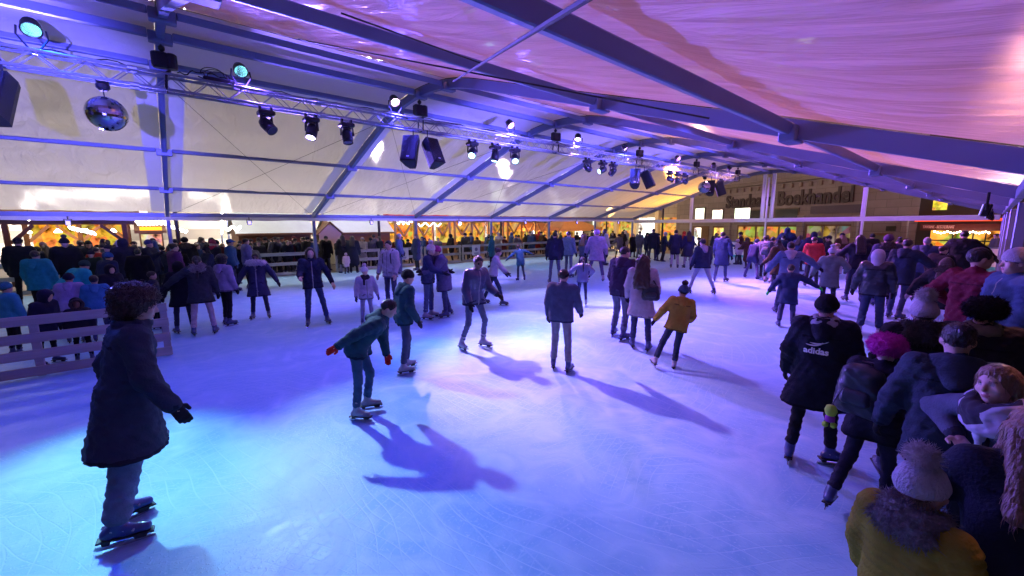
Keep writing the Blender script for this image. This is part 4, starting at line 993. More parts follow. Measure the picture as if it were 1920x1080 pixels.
def person(label, u=None, vf=None, vh=None, h=None, face=180, lean=0, side=0, twist=0, L=(3, 4, 6), Rg=(-1, 4, 4), aL=(6, 12, 14), aR=(6, 12, 14), head=(0, 0),
           top='navy', topc=(.02, .025, .05), hem=.10, flare=0., bulk=.02, gloss=False, puff=0, legs=(.03, .04, .08), legw=0., shoe=(.04, .05, .14), hair='dark', style='short', hat=None, hatc=(.02, .02, .025),
           hood=None, hoodc=None, fur=None, scarf=None, glove=(.015, .015, .02), skin='pale', res=None, skates=True, xy=None, wd=1.0, group='skaters on the ice', rot=None, zb=0.0, toes=(0, 0), strap=None, furc='d', tip=0, roll_=0, collar=False, sfs=1.0):
    """facing: 0 = towards the camera, 90 = to the right of the picture, 180 = away, 270 = to the left"""
    ex = {'pompom': .115, 'beanie': .025, 'slouch': .05, 'fluffy': .03, 'cap': .01, 'helmet': .03}.get(hat, 0) + (.035 if style == 'curly' and not hat else 0) + (.015 if hood == 'up' else 0)
    if xy is None and vf is None:
        d = ray(u, vh); k = (h + ex * h / 1.75 - H) / d[2]; g = np.array([d[0] * k, d[1] * k, zb])
    elif xy is not None: g = np.array([xy[0], xy[1], zb])
    else: g = ground(u, vf)
    if h is None: h = height_at(g, u, vh); h = h / (1 + ex / 1.75)
    s = h / 1.75
    az = math.atan2(-g[1], -g[0]) if rot is None else 0        # towards the camera
    heading = az + R(face) if rot is None else rot              # face 90 = camera's right
    rzz = heading - PI / 2
    dist = math.hypot(g[0], g[1]); px = F * h / (dist * .85 + .3)
    hp = px * .533                                             # rough height in the 1024 wide picture
    if res is None: res = .0095 if hp > 230 else (.014 if hp > 120 else (.018 if hp > 70 else .026))
    fine = hp > 130
    small = hp < 42
    # --- skeleton, local units of a 1.75 m person, facing +Y
    T = rz(R(twist)) @ ry(R(side)) @ rx(-R(lean))
    pel = V3(0, 0, 0)
    def tp(x, y, z): return pel + T @ V3(x, y, z)
    neck = tp(0, -.01, .50)
    sh = {-1: tp(-.185 * wd, -.01, .455), 1: tp(.185 * wd, -.01, .455)}
    J = {}
    for sg, par in ((-1, L), (1, Rg)):
        a, b, k = R(par[0]), R(par[1]), R(par[2])
        hip = rz(R(twist * .5)) @ V3(sg * .09, 0, -.03)
        d1 = V3(sg * math.sin(b), math.sin(a) * math.cos(b), -math.cos(a) * math.cos(b))
        d2 = V3(sg * math.sin(b) * .8, math.sin(a - k), -math.cos(a - k) * math.cos(b)); d2 /= np.linalg.norm(d2)
        kn = hip + .43 * d1; an = kn + .41 * d2
        fp = -max(0, (k - a) - R(25)) * .8                    # toe drops when the shin is raised behind
        toe = rz(-sg * R(12) + R(toes[0 if sg < 0 else 1])) @ V3(0, math.cos(fp), math.sin(fp))
        J[sg] = (hip, kn, an, toe, d2)
    A = {}
    for sg, par in ((-1, aL), (1, aR)):
        a, b, e = R(par[0]), R(par[1]), R(par[2]); inw = R(par[3]) if len(par) > 3 else R(8)
        d1 = T @ V3(sg * math.sin(b), math.sin(a) * math.cos(b), -math.cos(a) * math.cos(b))
        b2 = b - inw
        d2 = T @ V3(sg * math.sin(b2), math.sin(a + e) * math.cos(b2), -math.cos(a + e) * math.cos(b2))
        el = sh[sg] + .29 * d1; wr_ = el + .255 * d2
        A[sg] = (sh[sg], el, wr_, d2)
    hm = 1 + max(0, (1.55 - h)) * .42
    HT = T if abs(lean) < 20 else rz(R(twist)) @ ry(R(side)) @ rx(-R(lean) * .6)
    Hd = HT @ rz(R(head[0])) @ rx(R(head[1]))
    hc = neck + HT @ V3(0, .015, .055) + Hd @ V3(0, .012, .085 * hm)
    def hp_(x, y, z): return hc + Hd @ (V3(x, y, z) * hm)
    foot_low = .08 + (.07 if skates else .02)
    low = min(J[sg][2][2] - foot_low - (.10 * max(0, -J[sg][3][2]) if skates else 0) for sg in (-1, 1))
    org = V3(0, 0, -low)
    root = bpy.data.objects.new('person', None); COL.objects.link(root)
    root.location = (g[0], g[1], zb); root.rotation_euler = (R(-tip), R(roll_), rzz); root.empty_display_size = .3
    # centre the feet over the foot pixel
    fc = (J[-1][2] + J[1][2]) / 2 + V3(0, .03, 0); org[:2] -= fc[:2] if vf is not None or xy is not None else (hc[:2])
    tag(root, label, 'person', group); PEOPLE.append((label, g, h, hp))
    def put(P): return (P + org) * s
    hh = res / s
    # --- garments as distance fields
    B = bulk
    jk = SDF(.05)
    pf = (lambda n: (n, puff)) if puff else (lambda n: None)
    for sg in (-1, 1): jk.cap(tp(sg * .062 * wd, -.005, -.02), tp(sg * .075 * wd, -.005, .36), .098 + B, .105 + B, .06, pf(7))
    jk.cap(tp(-.135 * wd, -.012, .425), tp(.135 * wd, -.012, .425), .066 + B, None, .06)
    jk.cap(tp(0, -.01, .40), tp(0, -.006, .52), .075 + B * .5, .066, .04)
    for sg in (-1, 1):
        a, e, w_, d2 = A[sg]
        jk.cap(a, e, .060 + B * .8, .053 + B * .8, .05, pf(6)); jk.cap(e, w_ - d2 * .01, .051 + B * .8, .040 + B * .6, .035, pf(5))
    if hem > .25 or collar: jk.tor(tp(0, -.008, .515), .072 + B * .5, .026, T @ rx(R(8)), .03, 1.4)
    upv = T @ V3(0, 0, 1)
    hdir = {sg: (J[sg][1] - J[sg][0]) / np.linalg.norm(J[sg][1] - J[sg][0]) for sg in (-1, 1)}
    for sg in (-1, 1): jk.cap(tp(sg * .06, 0, 0), J[sg][0] + hdir[sg] * (hem + .03), .105 + B, .098 + B + flare, .07, pf(4) if hem > .2 else None)
    mid = (hdir[-1] + hdir[1]) / 2; mid /= np.linalg.norm(mid)
    if hem > .2: jk.cap(tp(0, 0, 0), J[1][0] * .5 + J[-1][0] * .5 + mid * (hem + .03), .11 + B, .11 + B + flare, .08)
    hp0 = (J[1][0] + J[-1][0]) / 2 + mid * hem
    nh = mid * .6 - upv * .4; nh /= np.linalg.norm(nh)
    if not small: jk.noise = ((.0105 if not puff else .005, 33, (1, 1, 1.25)) if hp < 200 else (.0035, 24, (1, 1, .6)))
    arms_safe = min((A[sg][2] - hp0) @ nh for sg in (-1, 1))
    # trim the hem; arms hang past it, so the coat body is trimmed before the sleeves join
    sleeves = [q for q in jk.p if q[0] == 'c' and any(np.allclose(q[1], A[sg][i]) for sg in (-1, 1) for i in (0, 1))]
    jk_body = [q for q in jk.p if not any(q is z for z in sleeves)]
    tr = SDF(.03)
    for sg in (-1, 1):
        hip, kn, an, toe, d2 = J[sg]
        tr.cap(hip, kn, .082 + legw, .058 + legw, .05); tr.cap(kn, an - d2 * (.085 if skates else .02), .056 + legw, .054 + legw * 1.1, .03, (4.5, .007))
        tr.cap(hip + V3(-sg * .02, -.025, .02), hip + hdir[sg] * .06, .095, .08, .05)
    tr.cap(tp(-.05, 0, .03), tp(.05, 0, .03), .10, None, .05)
    if not small: tr.noise = (.0085, 36, (1, 1, 1.5))
    bt = {}
    for sg in (-1, 1):
        hip, kn, an, toe, d2 = J[sg]
        b = SDF(.03)
        dn = np.cross(np.cross(toe, V3(0, 0, 1)), toe); dn = -dn / np.linalg.norm(dn)
        b.cap(an - d2 * (.12 if skates else .06), an, .048, .046, .03)
        b.cap(an - toe * .045 + dn * .045, an + toe * .05 + dn * .038, .040, .040, .03); b.cap(an + toe * .05 + dn * .04, an + toe * .16 + dn * .05, .040, .034, .03)
        b.cut(an + dn * .078, dn)
        bt[sg] = (b, dn)
    # --- head, hair, hat
    hd = SDF(.02)
    hd.ell(hp_(0, -.008, .022), V3(.074, .094, .092) * hm, Hd); hd.ell(hp_(0, .022, -.045), V3(.055, .062, .062) * hm, Hd); hd.cap(hp_(0, -.01, -.03), neck - upv * .05, .052, .056, .03)
    hd.cap(hp_(0, .086, .006), hp_(0, .100, -.024), .009, .0135, .012)          # nose
    hd.ell(hp_(0, .074, .022), V3(.05, .012, .010) * hm, Hd, .015)                # brow
    hd.ell(hp_(0, .062, -.082), V3(.022, .018, .018) * hm, Hd, .02)              # chin
    for sg in (-1, 1):
        hd.ell(hp_(sg * .075, -.008, -.005), V3(.012, .022, .032) * hm, Hd, .01); hd.ell(hp_(sg * .042, .060, -.022), V3(.022, .02, .022) * hm, Hd, .02)
        hd.hole(hp_(sg * .031, .096, .006), V3(.019, .016, .011) * hm, Hd, .012)
        hd.ell(hp_(sg * .031, .074, .006), V3(.014, .014, .012) * hm, Hd, .004)
    hd.ell(hp_(0, .080, -.052), V3(.024, .012, .006) * hm, Hd, .006); hd.ell(hp_(0, .078, -.062), V3(.020, .012, .006) * hm, Hd, .006)
    ha = SDF(.03)
    if style == 'short': ha.ell(hp_(0, -.018, .036), V3(.083, .102, .094) * hm, Hd); ha.noise = (.005, 70)
    elif style == 'long':
        ha.ell(hp_(0, -.014, .034), V3(.086, .102, .095) * hm, Hd)
        for sg in (-1, 0, 1): ha.cap(hp_(sg * .055, -.06, .0), tp(sg * .075, -.13 - B, .30), .05, .042, .04)
        for sg in (-1, 1): ha.cap(hp_(sg * .078, -.015, .0), tp(sg * .10, .02 + B, .36), .026, .03, .03)
        ha.noise = (.0055, 95, (1, 1, .12))
    elif style == 'curlylong':
        ha.ell(hp_(0, -.018, .034), V3(.095, .11, .10) * hm, Hd)
        for sg in (-1, 0, 1): ha.cap(hp_(sg * .06, -.06, .0), tp(sg * .09, -.14 - B, .22), .066, .06, .05)
        ha.noise = (.016, 38, (1, 1, .6))
    elif style == 'curly': ha.ell(hp_(0, -.035, .05), V3(.125, .138, .122) * hm, Hd); ha.ell(hp_(0, -.065, -.03), V3(.105, .09, .085) * hm, Hd); ha.noise = (.014, 66)
    elif style == 'pony':
        ha.ell(hp_(0, -.016, .034), V3(.082, .10, .093) * hm, Hd); ha.cap(hp_(0, -.105, .05), hp_(0, -.15, -.02), .032, .03, .02); ha.cap(hp_(0, -.15, -.02), tp(0, -.15 - B, .26), .034, .016, .02); ha.noise = (.005, 50, (1, 1, .3))
    elif style == 'bun': ha.ell(hp_(0, -.016, .034), V3(.082, .10, .093) * hm, Hd); ha.ell(hp_(0, -.10, .075), V3(.05, .045, .045) * hm, Hd); ha.noise = (.006, 60)
    if style not in ('none',):
        ha.hole(hp_(0, .105, -.035), V3(.072, .085, .098) * hm, Hd, .02)
        if style == 'curly': ha.hole(hp_(0, .165, -.045), V3(.20, .135, .115) * hm, Hd, .03)
    ht = None; htp = None
    if hat:
        ht = SDF(.02)
        if hat in ('beanie', 'pompom', 'slouch'):
            ht.ell(hp_(0, -.016, .048), V3(.093, .111, .105 if hat != 'slouch' else .125) * hm, Hd); ht.tor(hp_(0, -.014, .032), .083 * hm, .020 * hm, Hd @ rx(R(8)), .02, 1.5)
            ht.cut(hp_(0, 0, .006), Hd @ rx(R(10)) @ V3(0, 0, -1))
            ht.noise = (.003, 70, (1, 1, .5))
            if hat == 'pompom': htp = SDF(.02); htp.ell(hp_(0, -.03, .185), V3(.058, .058, .052) * hm, Hd); htp.noise = (.010, 80)
        elif hat == 'cap':
            ht.ell(hp_(0, -.012, .046), V3(.088, .106, .090) * hm, Hd); ht.cap(hp_(-.035, .10, .040), hp_(.035, .10, .040), .012, None, .02); ht.cap(hp_(0, .09, .042), hp_(0, .155, .028), .030, .02, .02); ht.cut(hp_(0, 0, .018), Hd @ V3(0, 0, -1))
        elif hat == 'fluffy': ht.ell(hp_(0, -.01, .05), V3(.135, .14, .10) * hm, Hd); ht.noise = (.016, 60)
        elif hat == 'band': ht.tor(hp_(0, -.012, .028), .082 * hm, .015 * hm, Hd @ rx(R(10)), .02, 1.8)
        elif hat == 'helmet': ht.ell(hp_(0, -.01, .05), V3(.10, .12, .105) * hm, Hd); ht.tor(hp_(0, -.01, .035), .092 * hm, .016, Hd, .02); ht.cut(hp_(0, 0, .02), Hd @ V3(0, 0, -1))
    hdx = None
    if hood == 'down':
        hdx = SDF(.04); hdx.tor(tp(0, -.022, .505), .085, .032, T @ rx(R(-18)), .04)
        for sg in (-1, 1): hdx.cap(tp(sg * .095, -.05, .49), tp(sg * .02, -.115 - B, .37), .046, .040, .05)
        hdx.ell(tp(0, -.088 - B * .6, .44), (.085, .05, .085), T); hdx.noise = (.005, 40)
    elif hood == 'up':
        hdx = SDF(.04); hdx.ell(hp_(0, -.022, .024), V3(.112, .128, .130) * hm, Hd); hdx.cap(hp_(0, -.02, -.04), tp(0, -.02, .46), .10, .11, .05)
        hdx.hole(hp_(0, .125, -.002), V3(.080, .10, .105) * hm, Hd, .02); hdx.noise = (.004, 40)
    fr = None
    if fur == 'collar': fr = SDF(.03); fr.tor(tp(0, -.01, .505), .115 + B * .4, .058, T @ rx(R(8)), .03, 1.0); fr.noise = (.014, 62)
    elif fur == 'bigcollar': fr = SDF(.03); fr.tor(tp(0, 0, .49), .165, .080, T @ rx(R(12)), .03); fr.noise = (.016, 50)
    elif fur == 'hood': fr = SDF(.03); fr.tor(hp_(0, .060, -.005), .100 * hm, .036, Hd @ rx(R(90)), .03); fr.noise = (.012, 66)
    elif fur == 'back': fr = SDF(.03); fr.ell(tp(0, -.10 - B, .47), (.15, .06, .075), T); fr.tor(tp(0, -.02, .525), .105, .045, T @ rx(R(-15)), .03); fr.noise = (.014, 62)
    sf = None
    if scarf is not None:
        sf = SDF(.03); sf.tor(tp(0, -.005, .512), .085 * sfs, .045 * sfs, T @ rx(R(6)), .03, 1.25); sf.tor(tp(0, .0, .485), .108 * sfs, .038 * sfs, T @ rx(R(-10)), .03); sf.cap(tp(.05, .10, .47), tp(.07, .135 + B, .30), .035, .03, .03); sf.noise = (.007, 50)
    # --- a distant figure: one continuous mesh, faces coloured by what they belong to
    if small:
        groups = [(hd, SKIN[skin]), (jk, cloth(top, topc, gloss=gloss)), (tr, cloth('legs_%d_%d_%d' % tuple(int(99 * c) for c in legs), legs)), (bt[-1][0], cloth('shoe_%d_%d_%d' % tuple(int(99 * c) for c in shoe), shoe)), (bt[1][0], None)]
        if style != 'none' and hood != 'up': groups.append((ha, HAIR[hair]))
        if ht: groups.append((ht, cloth('hat_%d_%d_%d' % tuple(int(99 * c) for c in hatc), hatc)))
        if hdx: groups.append((hdx, cloth(top, topc)))
        if fr: groups.append((fr, {'d': M_FURD, 'l': M_FURL, 'g': M_FURG}[furc]))
        al = SDF(.03)
        for sg in (-1, 1): al.cap(A[sg][2], A[sg][2] + A[sg][3] * .13, .034, .022)
        groups.append((al, cloth('gl_%d_%d_%d' % tuple(int(99 * c) for c in glove), glove)))
        if skates:
            bl = SDF(.02)
            for sg in (-1, 1):
                an, toe, dn = J[sg][2], J[sg][3], bt[sg][1]; bl.cap(an - toe * .07 + dn * .10, an + toe * .18 + dn * .12, .022, .020)
            groups.append((bl, M_SOLE))
        al_ = SDF(.03)
        for gq, _ in groups: al_.p += gq.p
        P, f = al_.mesh(hh)
        if skates: pass
        D = np.stack([gq.dist(P) for gq, _ in groups]); face_open = ((P - hc) @ Hd)
        sk = (face_open[:, 1] > .045 * hm) & (np.abs(face_open[:, 0]) < .062 * hm) & (face_open[:, 2] < .045 * hm) & (face_open[:, 2] > -.11 * hm)
        for i, (gq, _) in enumerate(groups):
            if gq is ha or gq is hdx: D[i][sk] += .1
        arm = np.argmin(D, 0); ms = []; mp = []
        for gq, mm in groups:
            if mm is None: mm = ms[-1] if len(ms) else None; mp.append(3); continue
            if mm not in ms: ms.append(mm)
            mp.append(ms.index(mm))
        mp[4] = mp[3]
        vm = np.array(mp)[arm]
        fm = np.sort(vm[f], 1)[:, 1]
        finish('body', put(P), f, None, root, ms, list(fm)); return root
    # --- nearer figures: body skin and separate clothes
    bd = SDF(.03)
    bd.p += hd.p
    for sg in (-1, 1):
        bd.cap(tp(sg * .05, -.005, 0), tp(sg * .06, -.005, .36), .085, .09, .05)
        a, e, w_, d2 = A[sg]; bd.cap(a, e, .045, .038); bd.cap(e, w_, .037, .028); bd.cap(w_, w_ + d2 * .05, .026, .024)
        hip, kn, an, toe, d2 = J[sg]; bd.cap(hip, kn, .068, .045); bd.cap(kn, an, .043, .032); bd.cap(an, an + toe * .1 + bt[sg][1] * .04, .03, .025)
    bd.cap(tp(-.13, -.01, .42), tp(.13, -.01, .42), .05); bd.cuts = hd.cuts
    P, f = bd.mesh(min(hh, .012) if fine else hh)
    q = (P - hc) @ Hd / hm
    vm = np.zeros(len(P), int); crisp = fine and hh < .0145
    for sg in (-1, 1):
        e1 = ((q - V3(sg * .031, .086, .006)) / V3(.013, .014, .008)); vm[(e1 ** 2).sum(1) < (1 if crisp else 0)] = 1
        e2 = ((q - V3(sg * .031, .088, .006)) / V3(.0058, .016, .0062) * (1 if crisp else 1.5)); vm[(e2 ** 2).sum(1) < 1] = 2
        e3 = ((q - V3(sg * .033, .082, .026)) / V3(.021, .016, .006)); vm[(e3 ** 2).sum(1) < (1 if crisp else 0)] = 4
    e4 = ((q - V3(0, .088, -.057)) / V3(.024, .02, .009)); vm[(e4 ** 2).sum(1) < (1 if crisp else 0)] = 3
    fm = np.sort(vm[f], 1)[:, 2] if crisp else vm[f].max(1)
    # hands
    hands = []
    for sg in (-1, 1):
        a, e, w_, d2 = A[sg]
        sd = T @ V3(sg, 0, 0); nrm = np.cross(d2, sd); nrm /= np.linalg.norm(nrm); wdv = np.cross(nrm, d2)   # palm faces the thigh
        # frame: d2 along fingers, ty towards the thumb
        ty = T @ V3(0, 1, 0); ty = ty - d2 * (ty @ d2)
        if np.linalg.norm(ty) < .2: ty = T @ V3(0, 0, 1); ty = ty - d2 * (ty @ d2)
        ty /= np.linalg.norm(ty); pn = np.cross(d2, ty) * (1 if sg < 0 else 1)
        if pn @ (T @ V3(-sg, 0, 0)) < 0: pn = -pn
        hnd = SDF(.012); th = .004 if glove is not None else 0
        hnd.cap(w_ - d2 * .03, w_ + d2 * .02, .028 + th, .026 + th)
        for o_ in (-.024, -.008, .010, .026): hnd.cap(w_ + d2 * .02 + ty * o_ * .7, w_ + d2 * .085 + ty * o_, .016 + th, .0135 + th, .012)
        for i, (o_, ln, cu) in enumerate(((.029, .072, .35), (.010, .082, .45), (-.010, .076, .55), (-.028, .058, .65))):
            b0 = w_ + d2 * .088 + ty * o_; m1 = b0 + (d2 * math.cos(cu * .6) + pn * math.sin(cu * .6)) * ln * .5; m2 = m1 + (d2 * math.cos(cu * 1.6) + pn * math.sin(cu * 1.6)) * ln * .5
            hnd.cap(b0, m1, .0098 + th, .0090 + th, .006); hnd.cap(m1, m2, .0090 + th, .0078 + th, .004)
        t0 = w_ + d2 * .025 + ty * .026 + pn * .006; t1 = t0 + (d2 * .6 + ty * .7 + pn * .3) * .045; t2 = t1 + (d2 * .95 + ty * .15 + pn * .3) * .034
        hnd.cap(t0, t1, .0135 + th, .0112 + th, .012); hnd.cap(t1, t2, .0108 + th, .0092 + th, .005)
        if not fine:
            hnd.p = [hnd.p[0]]; hnd.cap(w_, w_ + d2 * .10, .034, .034, .02); hnd.cap(w_ + d2 * .09, w_ + d2 * .15 + pn * .02, .032, .022, .02); hnd.cap(t0, t2, .016, .014, .01)
        hands.append(hnd.mesh(.0058 if fine else max(.009, hh * .6)))
    if glove is None:
        for Ph, fh in hands: f = np.concatenate([f, fh + len(P)]); fm = np.concatenate([fm, np.zeros(len(fh), int)]); P = np.concatenate([P, Ph])
    finish('body', put(P), f, None, root, [SKIN[skin], M_EYEW, M_EYE, M_LIP, HAIR[hair] if style != 'none' else M_BROW], list(fm))
    if glove is not None:
        gm = cloth('glove_%d_%d_%d' % tuple(int(99 * c) for c in glove), glove)
        for Ph, fh in hands: finish('glove', put(Ph), fh, gm, root)
    # coat: trimmed body part united with the sleeves
    cb = SDF(.05); cb.p = jk_body; cs = SDF(.04); cs.p = sleeves
    full = SDF(.05); full.p = jk_body + sleeves
    F1, lo = None, None
    lo_, hi_ = full.bounds(); full_p = full.p
    dummy = [('c', lo_, lo_ + 1e-6, 0.001, 0.001, .001, None), ('c', hi_, hi_ + 1e-6, .001, .001, .001, None)]
    cb.p = jk_body + dummy; cs.p = sleeves + dummy
    cb.cut(hp0, nh)
    cb.noise = jk.noise; cs.noise = jk.noise
    F1, lo = cb.grid(hh); F2, lo2 = cs.grid(hh)
    kk = .045; hk = np.maximum(kk - np.abs(F1 - F2), 0) / kk; FF = np.minimum(F1, F2) - hk * hk * kk * .25
    # drop the tiny corner markers
    for e_ in (lo_, hi_):
        i_ = np.round((e_ - lo) / hh).astype(int); sl = tuple(slice(max(0, i_[j] - 2), i_[j] + 3) for j in range(3)); FF[sl] = np.where(FF[sl] < 0, .002, FF[sl])
    P, f = snet(FF, lo, hh)
    jm = cloth(top, topc, gloss=gloss)
    fcn = P[f].mean(1); dh = (hp0 - fcn) @ nh; Q = (fcn - pel) @ T; jmi = np.zeros(len(f), int)
    ar = np.minimum(*[np.linalg.norm(fcn - A[sg][2], axis=1) for sg in (-1, 1)])
    jmi[(dh < .035) & (dh > -.02) & (ar > .10)] = 1                      # hem band
    jmi[ar < .055] = 1                                                    # cuffs
    if hp > 60: jmi[(np.abs(Q[:, 0]) < max(.007, hh * .5)) & (Q[:, 1] > .03) & (Q[:, 2] < .50) & (ar > .10)] = 2   # front zip
    if hp > 60 and not puff: jmi[(np.abs(Q[:, 2] - .37) < hh * .5) & (np.abs(Q[:, 0]) < .16) & (Q[:, 1] < 0) & (ar > .2)] = 1       # yoke seam across the back
    if hp > 60: jmi[(np.abs(np.abs(Q[:, 0]) - .10) < .045) & (np.abs(Q[:, 2] + .02 + .3 * (np.abs(Q[:, 0]) - .10)) < hh * .6) & (Q[:, 1] > 0) & (ar > .10)] = 1   # pocket slits
    dk = cloth(top + '_trim', tuple(c_ * .45 for c_ in topc)); zp = mat('zip_grey', (.22, .22, .25), .4, .4, .1, 20)
    jo = finish('coat' if hem > .25 else 'jacket', put(P), f, None, root, [jm, dk, zp], list(jmi))
    tr2 = tr.mesh(hh); finish('trousers', put(tr2[0]), tr2[1], cloth('legs_%d_%d_%d' % tuple(int(99 * c) for c in legs), legs), root)
    sm = mat('skate_%d_%d_%d' % tuple(int(99 * c) for c in shoe), shoe, .35, 0, .2, 12, coat=.3)
    for sg in (-1, 1):
        b, dn = bt[sg]; P, f = b.mesh(min(hh, .016)); bo = finish('skate' if skates else 'boot', put(P), f, sm, root)
        if skates:
            hip, kn, an, toe, d2 = J[sg]; lat = np.cross(toe, dn); mb = MB()
            def pt(x, y, z): return put((an + toe * x + dn * y + lat * z)[None])[0]
            def plate(prof, wz, mi=0):
                n = len(prof); vs = [pt(x, y, z) for z in (-wz, wz) for x, y in prof]
                mb.add(vs, [tuple(range(n)), tuple(range(2 * n - 1, n - 1, -1))] + [(i, n + i, n + (i + 1) % n, (i + 1) % n) for i in range(n)], mi)
            plate([(-.095, .076), (.20, .076), (.205, .088), (-.095, .088)], .036, 0)
            plate([(-.075, .088), (-.02, .088), (-.03, .122), (-.065, .122)], .012, 0); plate([(.085, .088), (.175, .088), (.16, .122), (.10, .122)], .012, 0)
            plate([(-.10, .120), (.20, .120), (.215, .132), (.19, .150), (-.09, .150), (-.11, .140)], .004, 1)
            mb.build('blade', [M_SOLE, M_STEEL], bo)
            if fine:
                mb = MB()
                for x in (.0, .06, .11):
                    mb.tube([pt(x - .02, .02 + x * .2, sgz * .043) for sgz in (-1, 1)][:1] + [pt(x, -.028 + x * .35, 0)] + [pt(x - .02, .02 + x * .2, .043)], .008 * s, 6)
                mb.build('strap', mat('skate_strap', (.25, .26, .34), .4), bo)
    if style != 'none' and hood != 'up' and not (hat and style == 'short' and hat == 'fluffy'):
        P, f = ha.mesh(min(hh, .013) if fine else min(hh, .018))
        if len(f) and fine:
            if style == 'curly': P, f = spikes(P, f, 1100, .045, .0045, .3, .9, 4)
            elif style in ('long', 'curlylong', 'pony'): P, f = spikes(P, f, 700, .06, .0022, 1.8, .15 if style == 'long' else .5, 4)
            else: P, f = spikes(P, f, 500, .018, .002, .6, .3, 2)
        if len(f): finish('hair', put(P), f, HAIR[hair], root)
    if ht:
        P, f = ht.mesh(min(hh, .012))
        if hat == 'fluffy' and hp > 60: P, f = spikes(P, f, 1600, .024, .003, .2, .3, 2)
        o = finish({'beanie': 'beanie', 'pompom': 'knit_hat', 'slouch': 'beanie', 'cap': 'cap', 'fluffy': 'fur_hat', 'band': 'headband', 'helmet': 'hat'}[hat], put(P), f, mat('knit_%d_%d_%d' % tuple(int(99 * c) for c in hatc), hatc, .85, 0, .3, 40, .9, 120, (1, 1, .5), spec=.2), root)
        if htp:
            P, f = htp.mesh(min(hh, .011))
            if fine: P, f = spikes(P, f, 700, .035, .0030, .1, .3, 2)
            finish('pompom', put(P), f, M_FURL if max(hatc) > .25 else M_FURD, o)
    if hdx: P, f = hdx.mesh(min(hh, .016)); finish('hood', put(P), f, cloth(top, topc, gloss=gloss) if hoodc is None else cloth('hood_%d_%d_%d' % tuple(int(99 * c) for c in hoodc), hoodc), root)
    if fr:
        P, f = fr.mesh(min(hh, .013))
        if hp > 60: P, f = spikes(P, f, 1500 if fine else 350, .045, .0032 if fine else .006, .3, .3, 2)
        finish('fur_collar' if fur != 'hood' else 'fur_trim', put(P), f, {'d': M_FURD, 'l': M_FURL, 'g': M_FURG}[furc], root)
    if sf: P, f = sf.mesh(min(hh, .013)); finish('scarf', put(P), f, SCARF_P if max(scarf) == .52 or scarf[2] == .56 else cloth('scarf_%d_%d_%d' % tuple(int(99 * c) for c in scarf), scarf), root)
    if strap is not None:
        mb = MB(); o_ = put(np.array([tp(.17, .02, .47)]))[0]
        for sg in ((-1, 1) if strap == 'both' else (1,)):
            pts = [tp(sg * .10, -.12 - B, .30), tp(sg * .11, -.10 - B, .45), tp(sg * .11, -.01, .51 + B), tp(sg * .115, .09 + B, .42), tp(sg * .12, .09 + B, .22), tp(sg * .14, .03, .12)]
            mb.tube([put(p[None])[0] for p in pts], .016 * s, 6)
        mb.build('shoulder_strap', M_BLACK, root)
    root_info[root.name] = (put, tp, hp_, A, J, T, s, jo)
    return root
root_info = {}
# ------------------------------------------------------------------ skaters named one by one
NAVY = (.020, .028, .060); BLK = (.010, .011, .014); JEANS = (.045, .065, .13); DKJ = (.022, .030, .060); GREYP = (.22, .22, .26); LTP = (.50, .47, .50); TEALD = (.02, .07, .085); SK = (.05, .06, .17); SKL = (.30, .30, .38)
man = person('man with big curly hair in a long dark coat gliding past at left front', 232, 1000, 528, h=1.80, face=92, lean=4, tip=7, top='charcoal', topc=(.030, .044, .066), hem=.35, flare=.085, bulk=.028, legs=(.12, .15, .23), legw=.022, L=(7, 4, 14), Rg=(-1, 4, 5), aL=(-14, 14, 20), aR=(14, 19, 24), head=(-8, -3), hair='brown', style='curly', shoe=(.03, .05, .20), skin='pale', scarf=None)
boy = person('boy bending far forward on the ice with red gloves and one arm swung back', 684, 780, None, h=1.53, face=76, lean=46, L=(16, 4, 26), Rg=(2, 3, 8), aR=(-20, 22, 6), aL=(40, 10, 14), head=(0, 2), top='teal_dark', topc=(.018, .062, .085), hem=.12, bulk=.026, gloss=False, hood='down', legs=(.035, .085, .15), shoe=(.22, .24, .30), hair='black', glove=(.50, .02, .02))
person('boy in dark teal jacket and black beanie gliding right, hands by his sides', 763, 697, 507, face=110, lean=8, topc=(.02, .065, .09), top='teal_hood', hem=.12, bulk=.028, hood='down', legs=(.05, .065, .13), shoe=(.25, .22, .32), hair='black', hat='beanie', hatc=BLK, L=(14, 2, 20), Rg=(-2, 2, 8), aR=(4, 12, 30), aL=(-6, 12, 16), head=(-6, -6), glove=(.02, .02, .03))
person('child in pale grey jacket and white hat facing the camera', 690, 613, 497, face=12, topc=(.34, .33, .42), top='pale_grey', hem=.14, bulk=.03, legs=(.24, .24, .32), hat='pompom', hatc=(.60, .58, .58), scarf=(.02, .02, .03), glove=(.05, .05, .08), shoe=SK, aL=(5, 18, 14), aR=(8, 16, 10))
person('young man in pale hoodie with dark backpack straps looking to the left', 735, 583, 453, face=322, topc=(.50, .46, .52), top='pale_hoodie', hem=.12, hood='down', bulk=.022, legs=(.06, .07, .14), hair='black', strap='both', glove=None, head=(14, -6), aL=(8, 12, 18), aR=(2, 18, 12))
person('woman with long dark hair in navy jacket skating straight towards the camera', 597, 610, 465, face=6, topc=(.014, .020, .05), top='navy_f', hem=.12, bulk=.018, legs=(.03, .05, .12), style='long', hair='dark', glove=None, L=(0, 12, 4), Rg=(12, 5, 20), aL=(6, 26, 10), aR=(18, 12, 60), hood='down', shoe=(.03, .04, .10))
person('child with a huge white fur collar and dark patterned coat facing the camera', 490, 598, 476, face=352, topc=(.035, .04, .08), top='patterned', hem=.36, flare=.03, bulk=.025, fur='bigcollar', furc='l', legs=(.02, .025, .05), hair='black', style='bun', aL=(4, 34, 6), aR=(4, 32, 8), L=(2, 7, 4), Rg=(2, 7, 4), head=(0, -8), skin='dark')
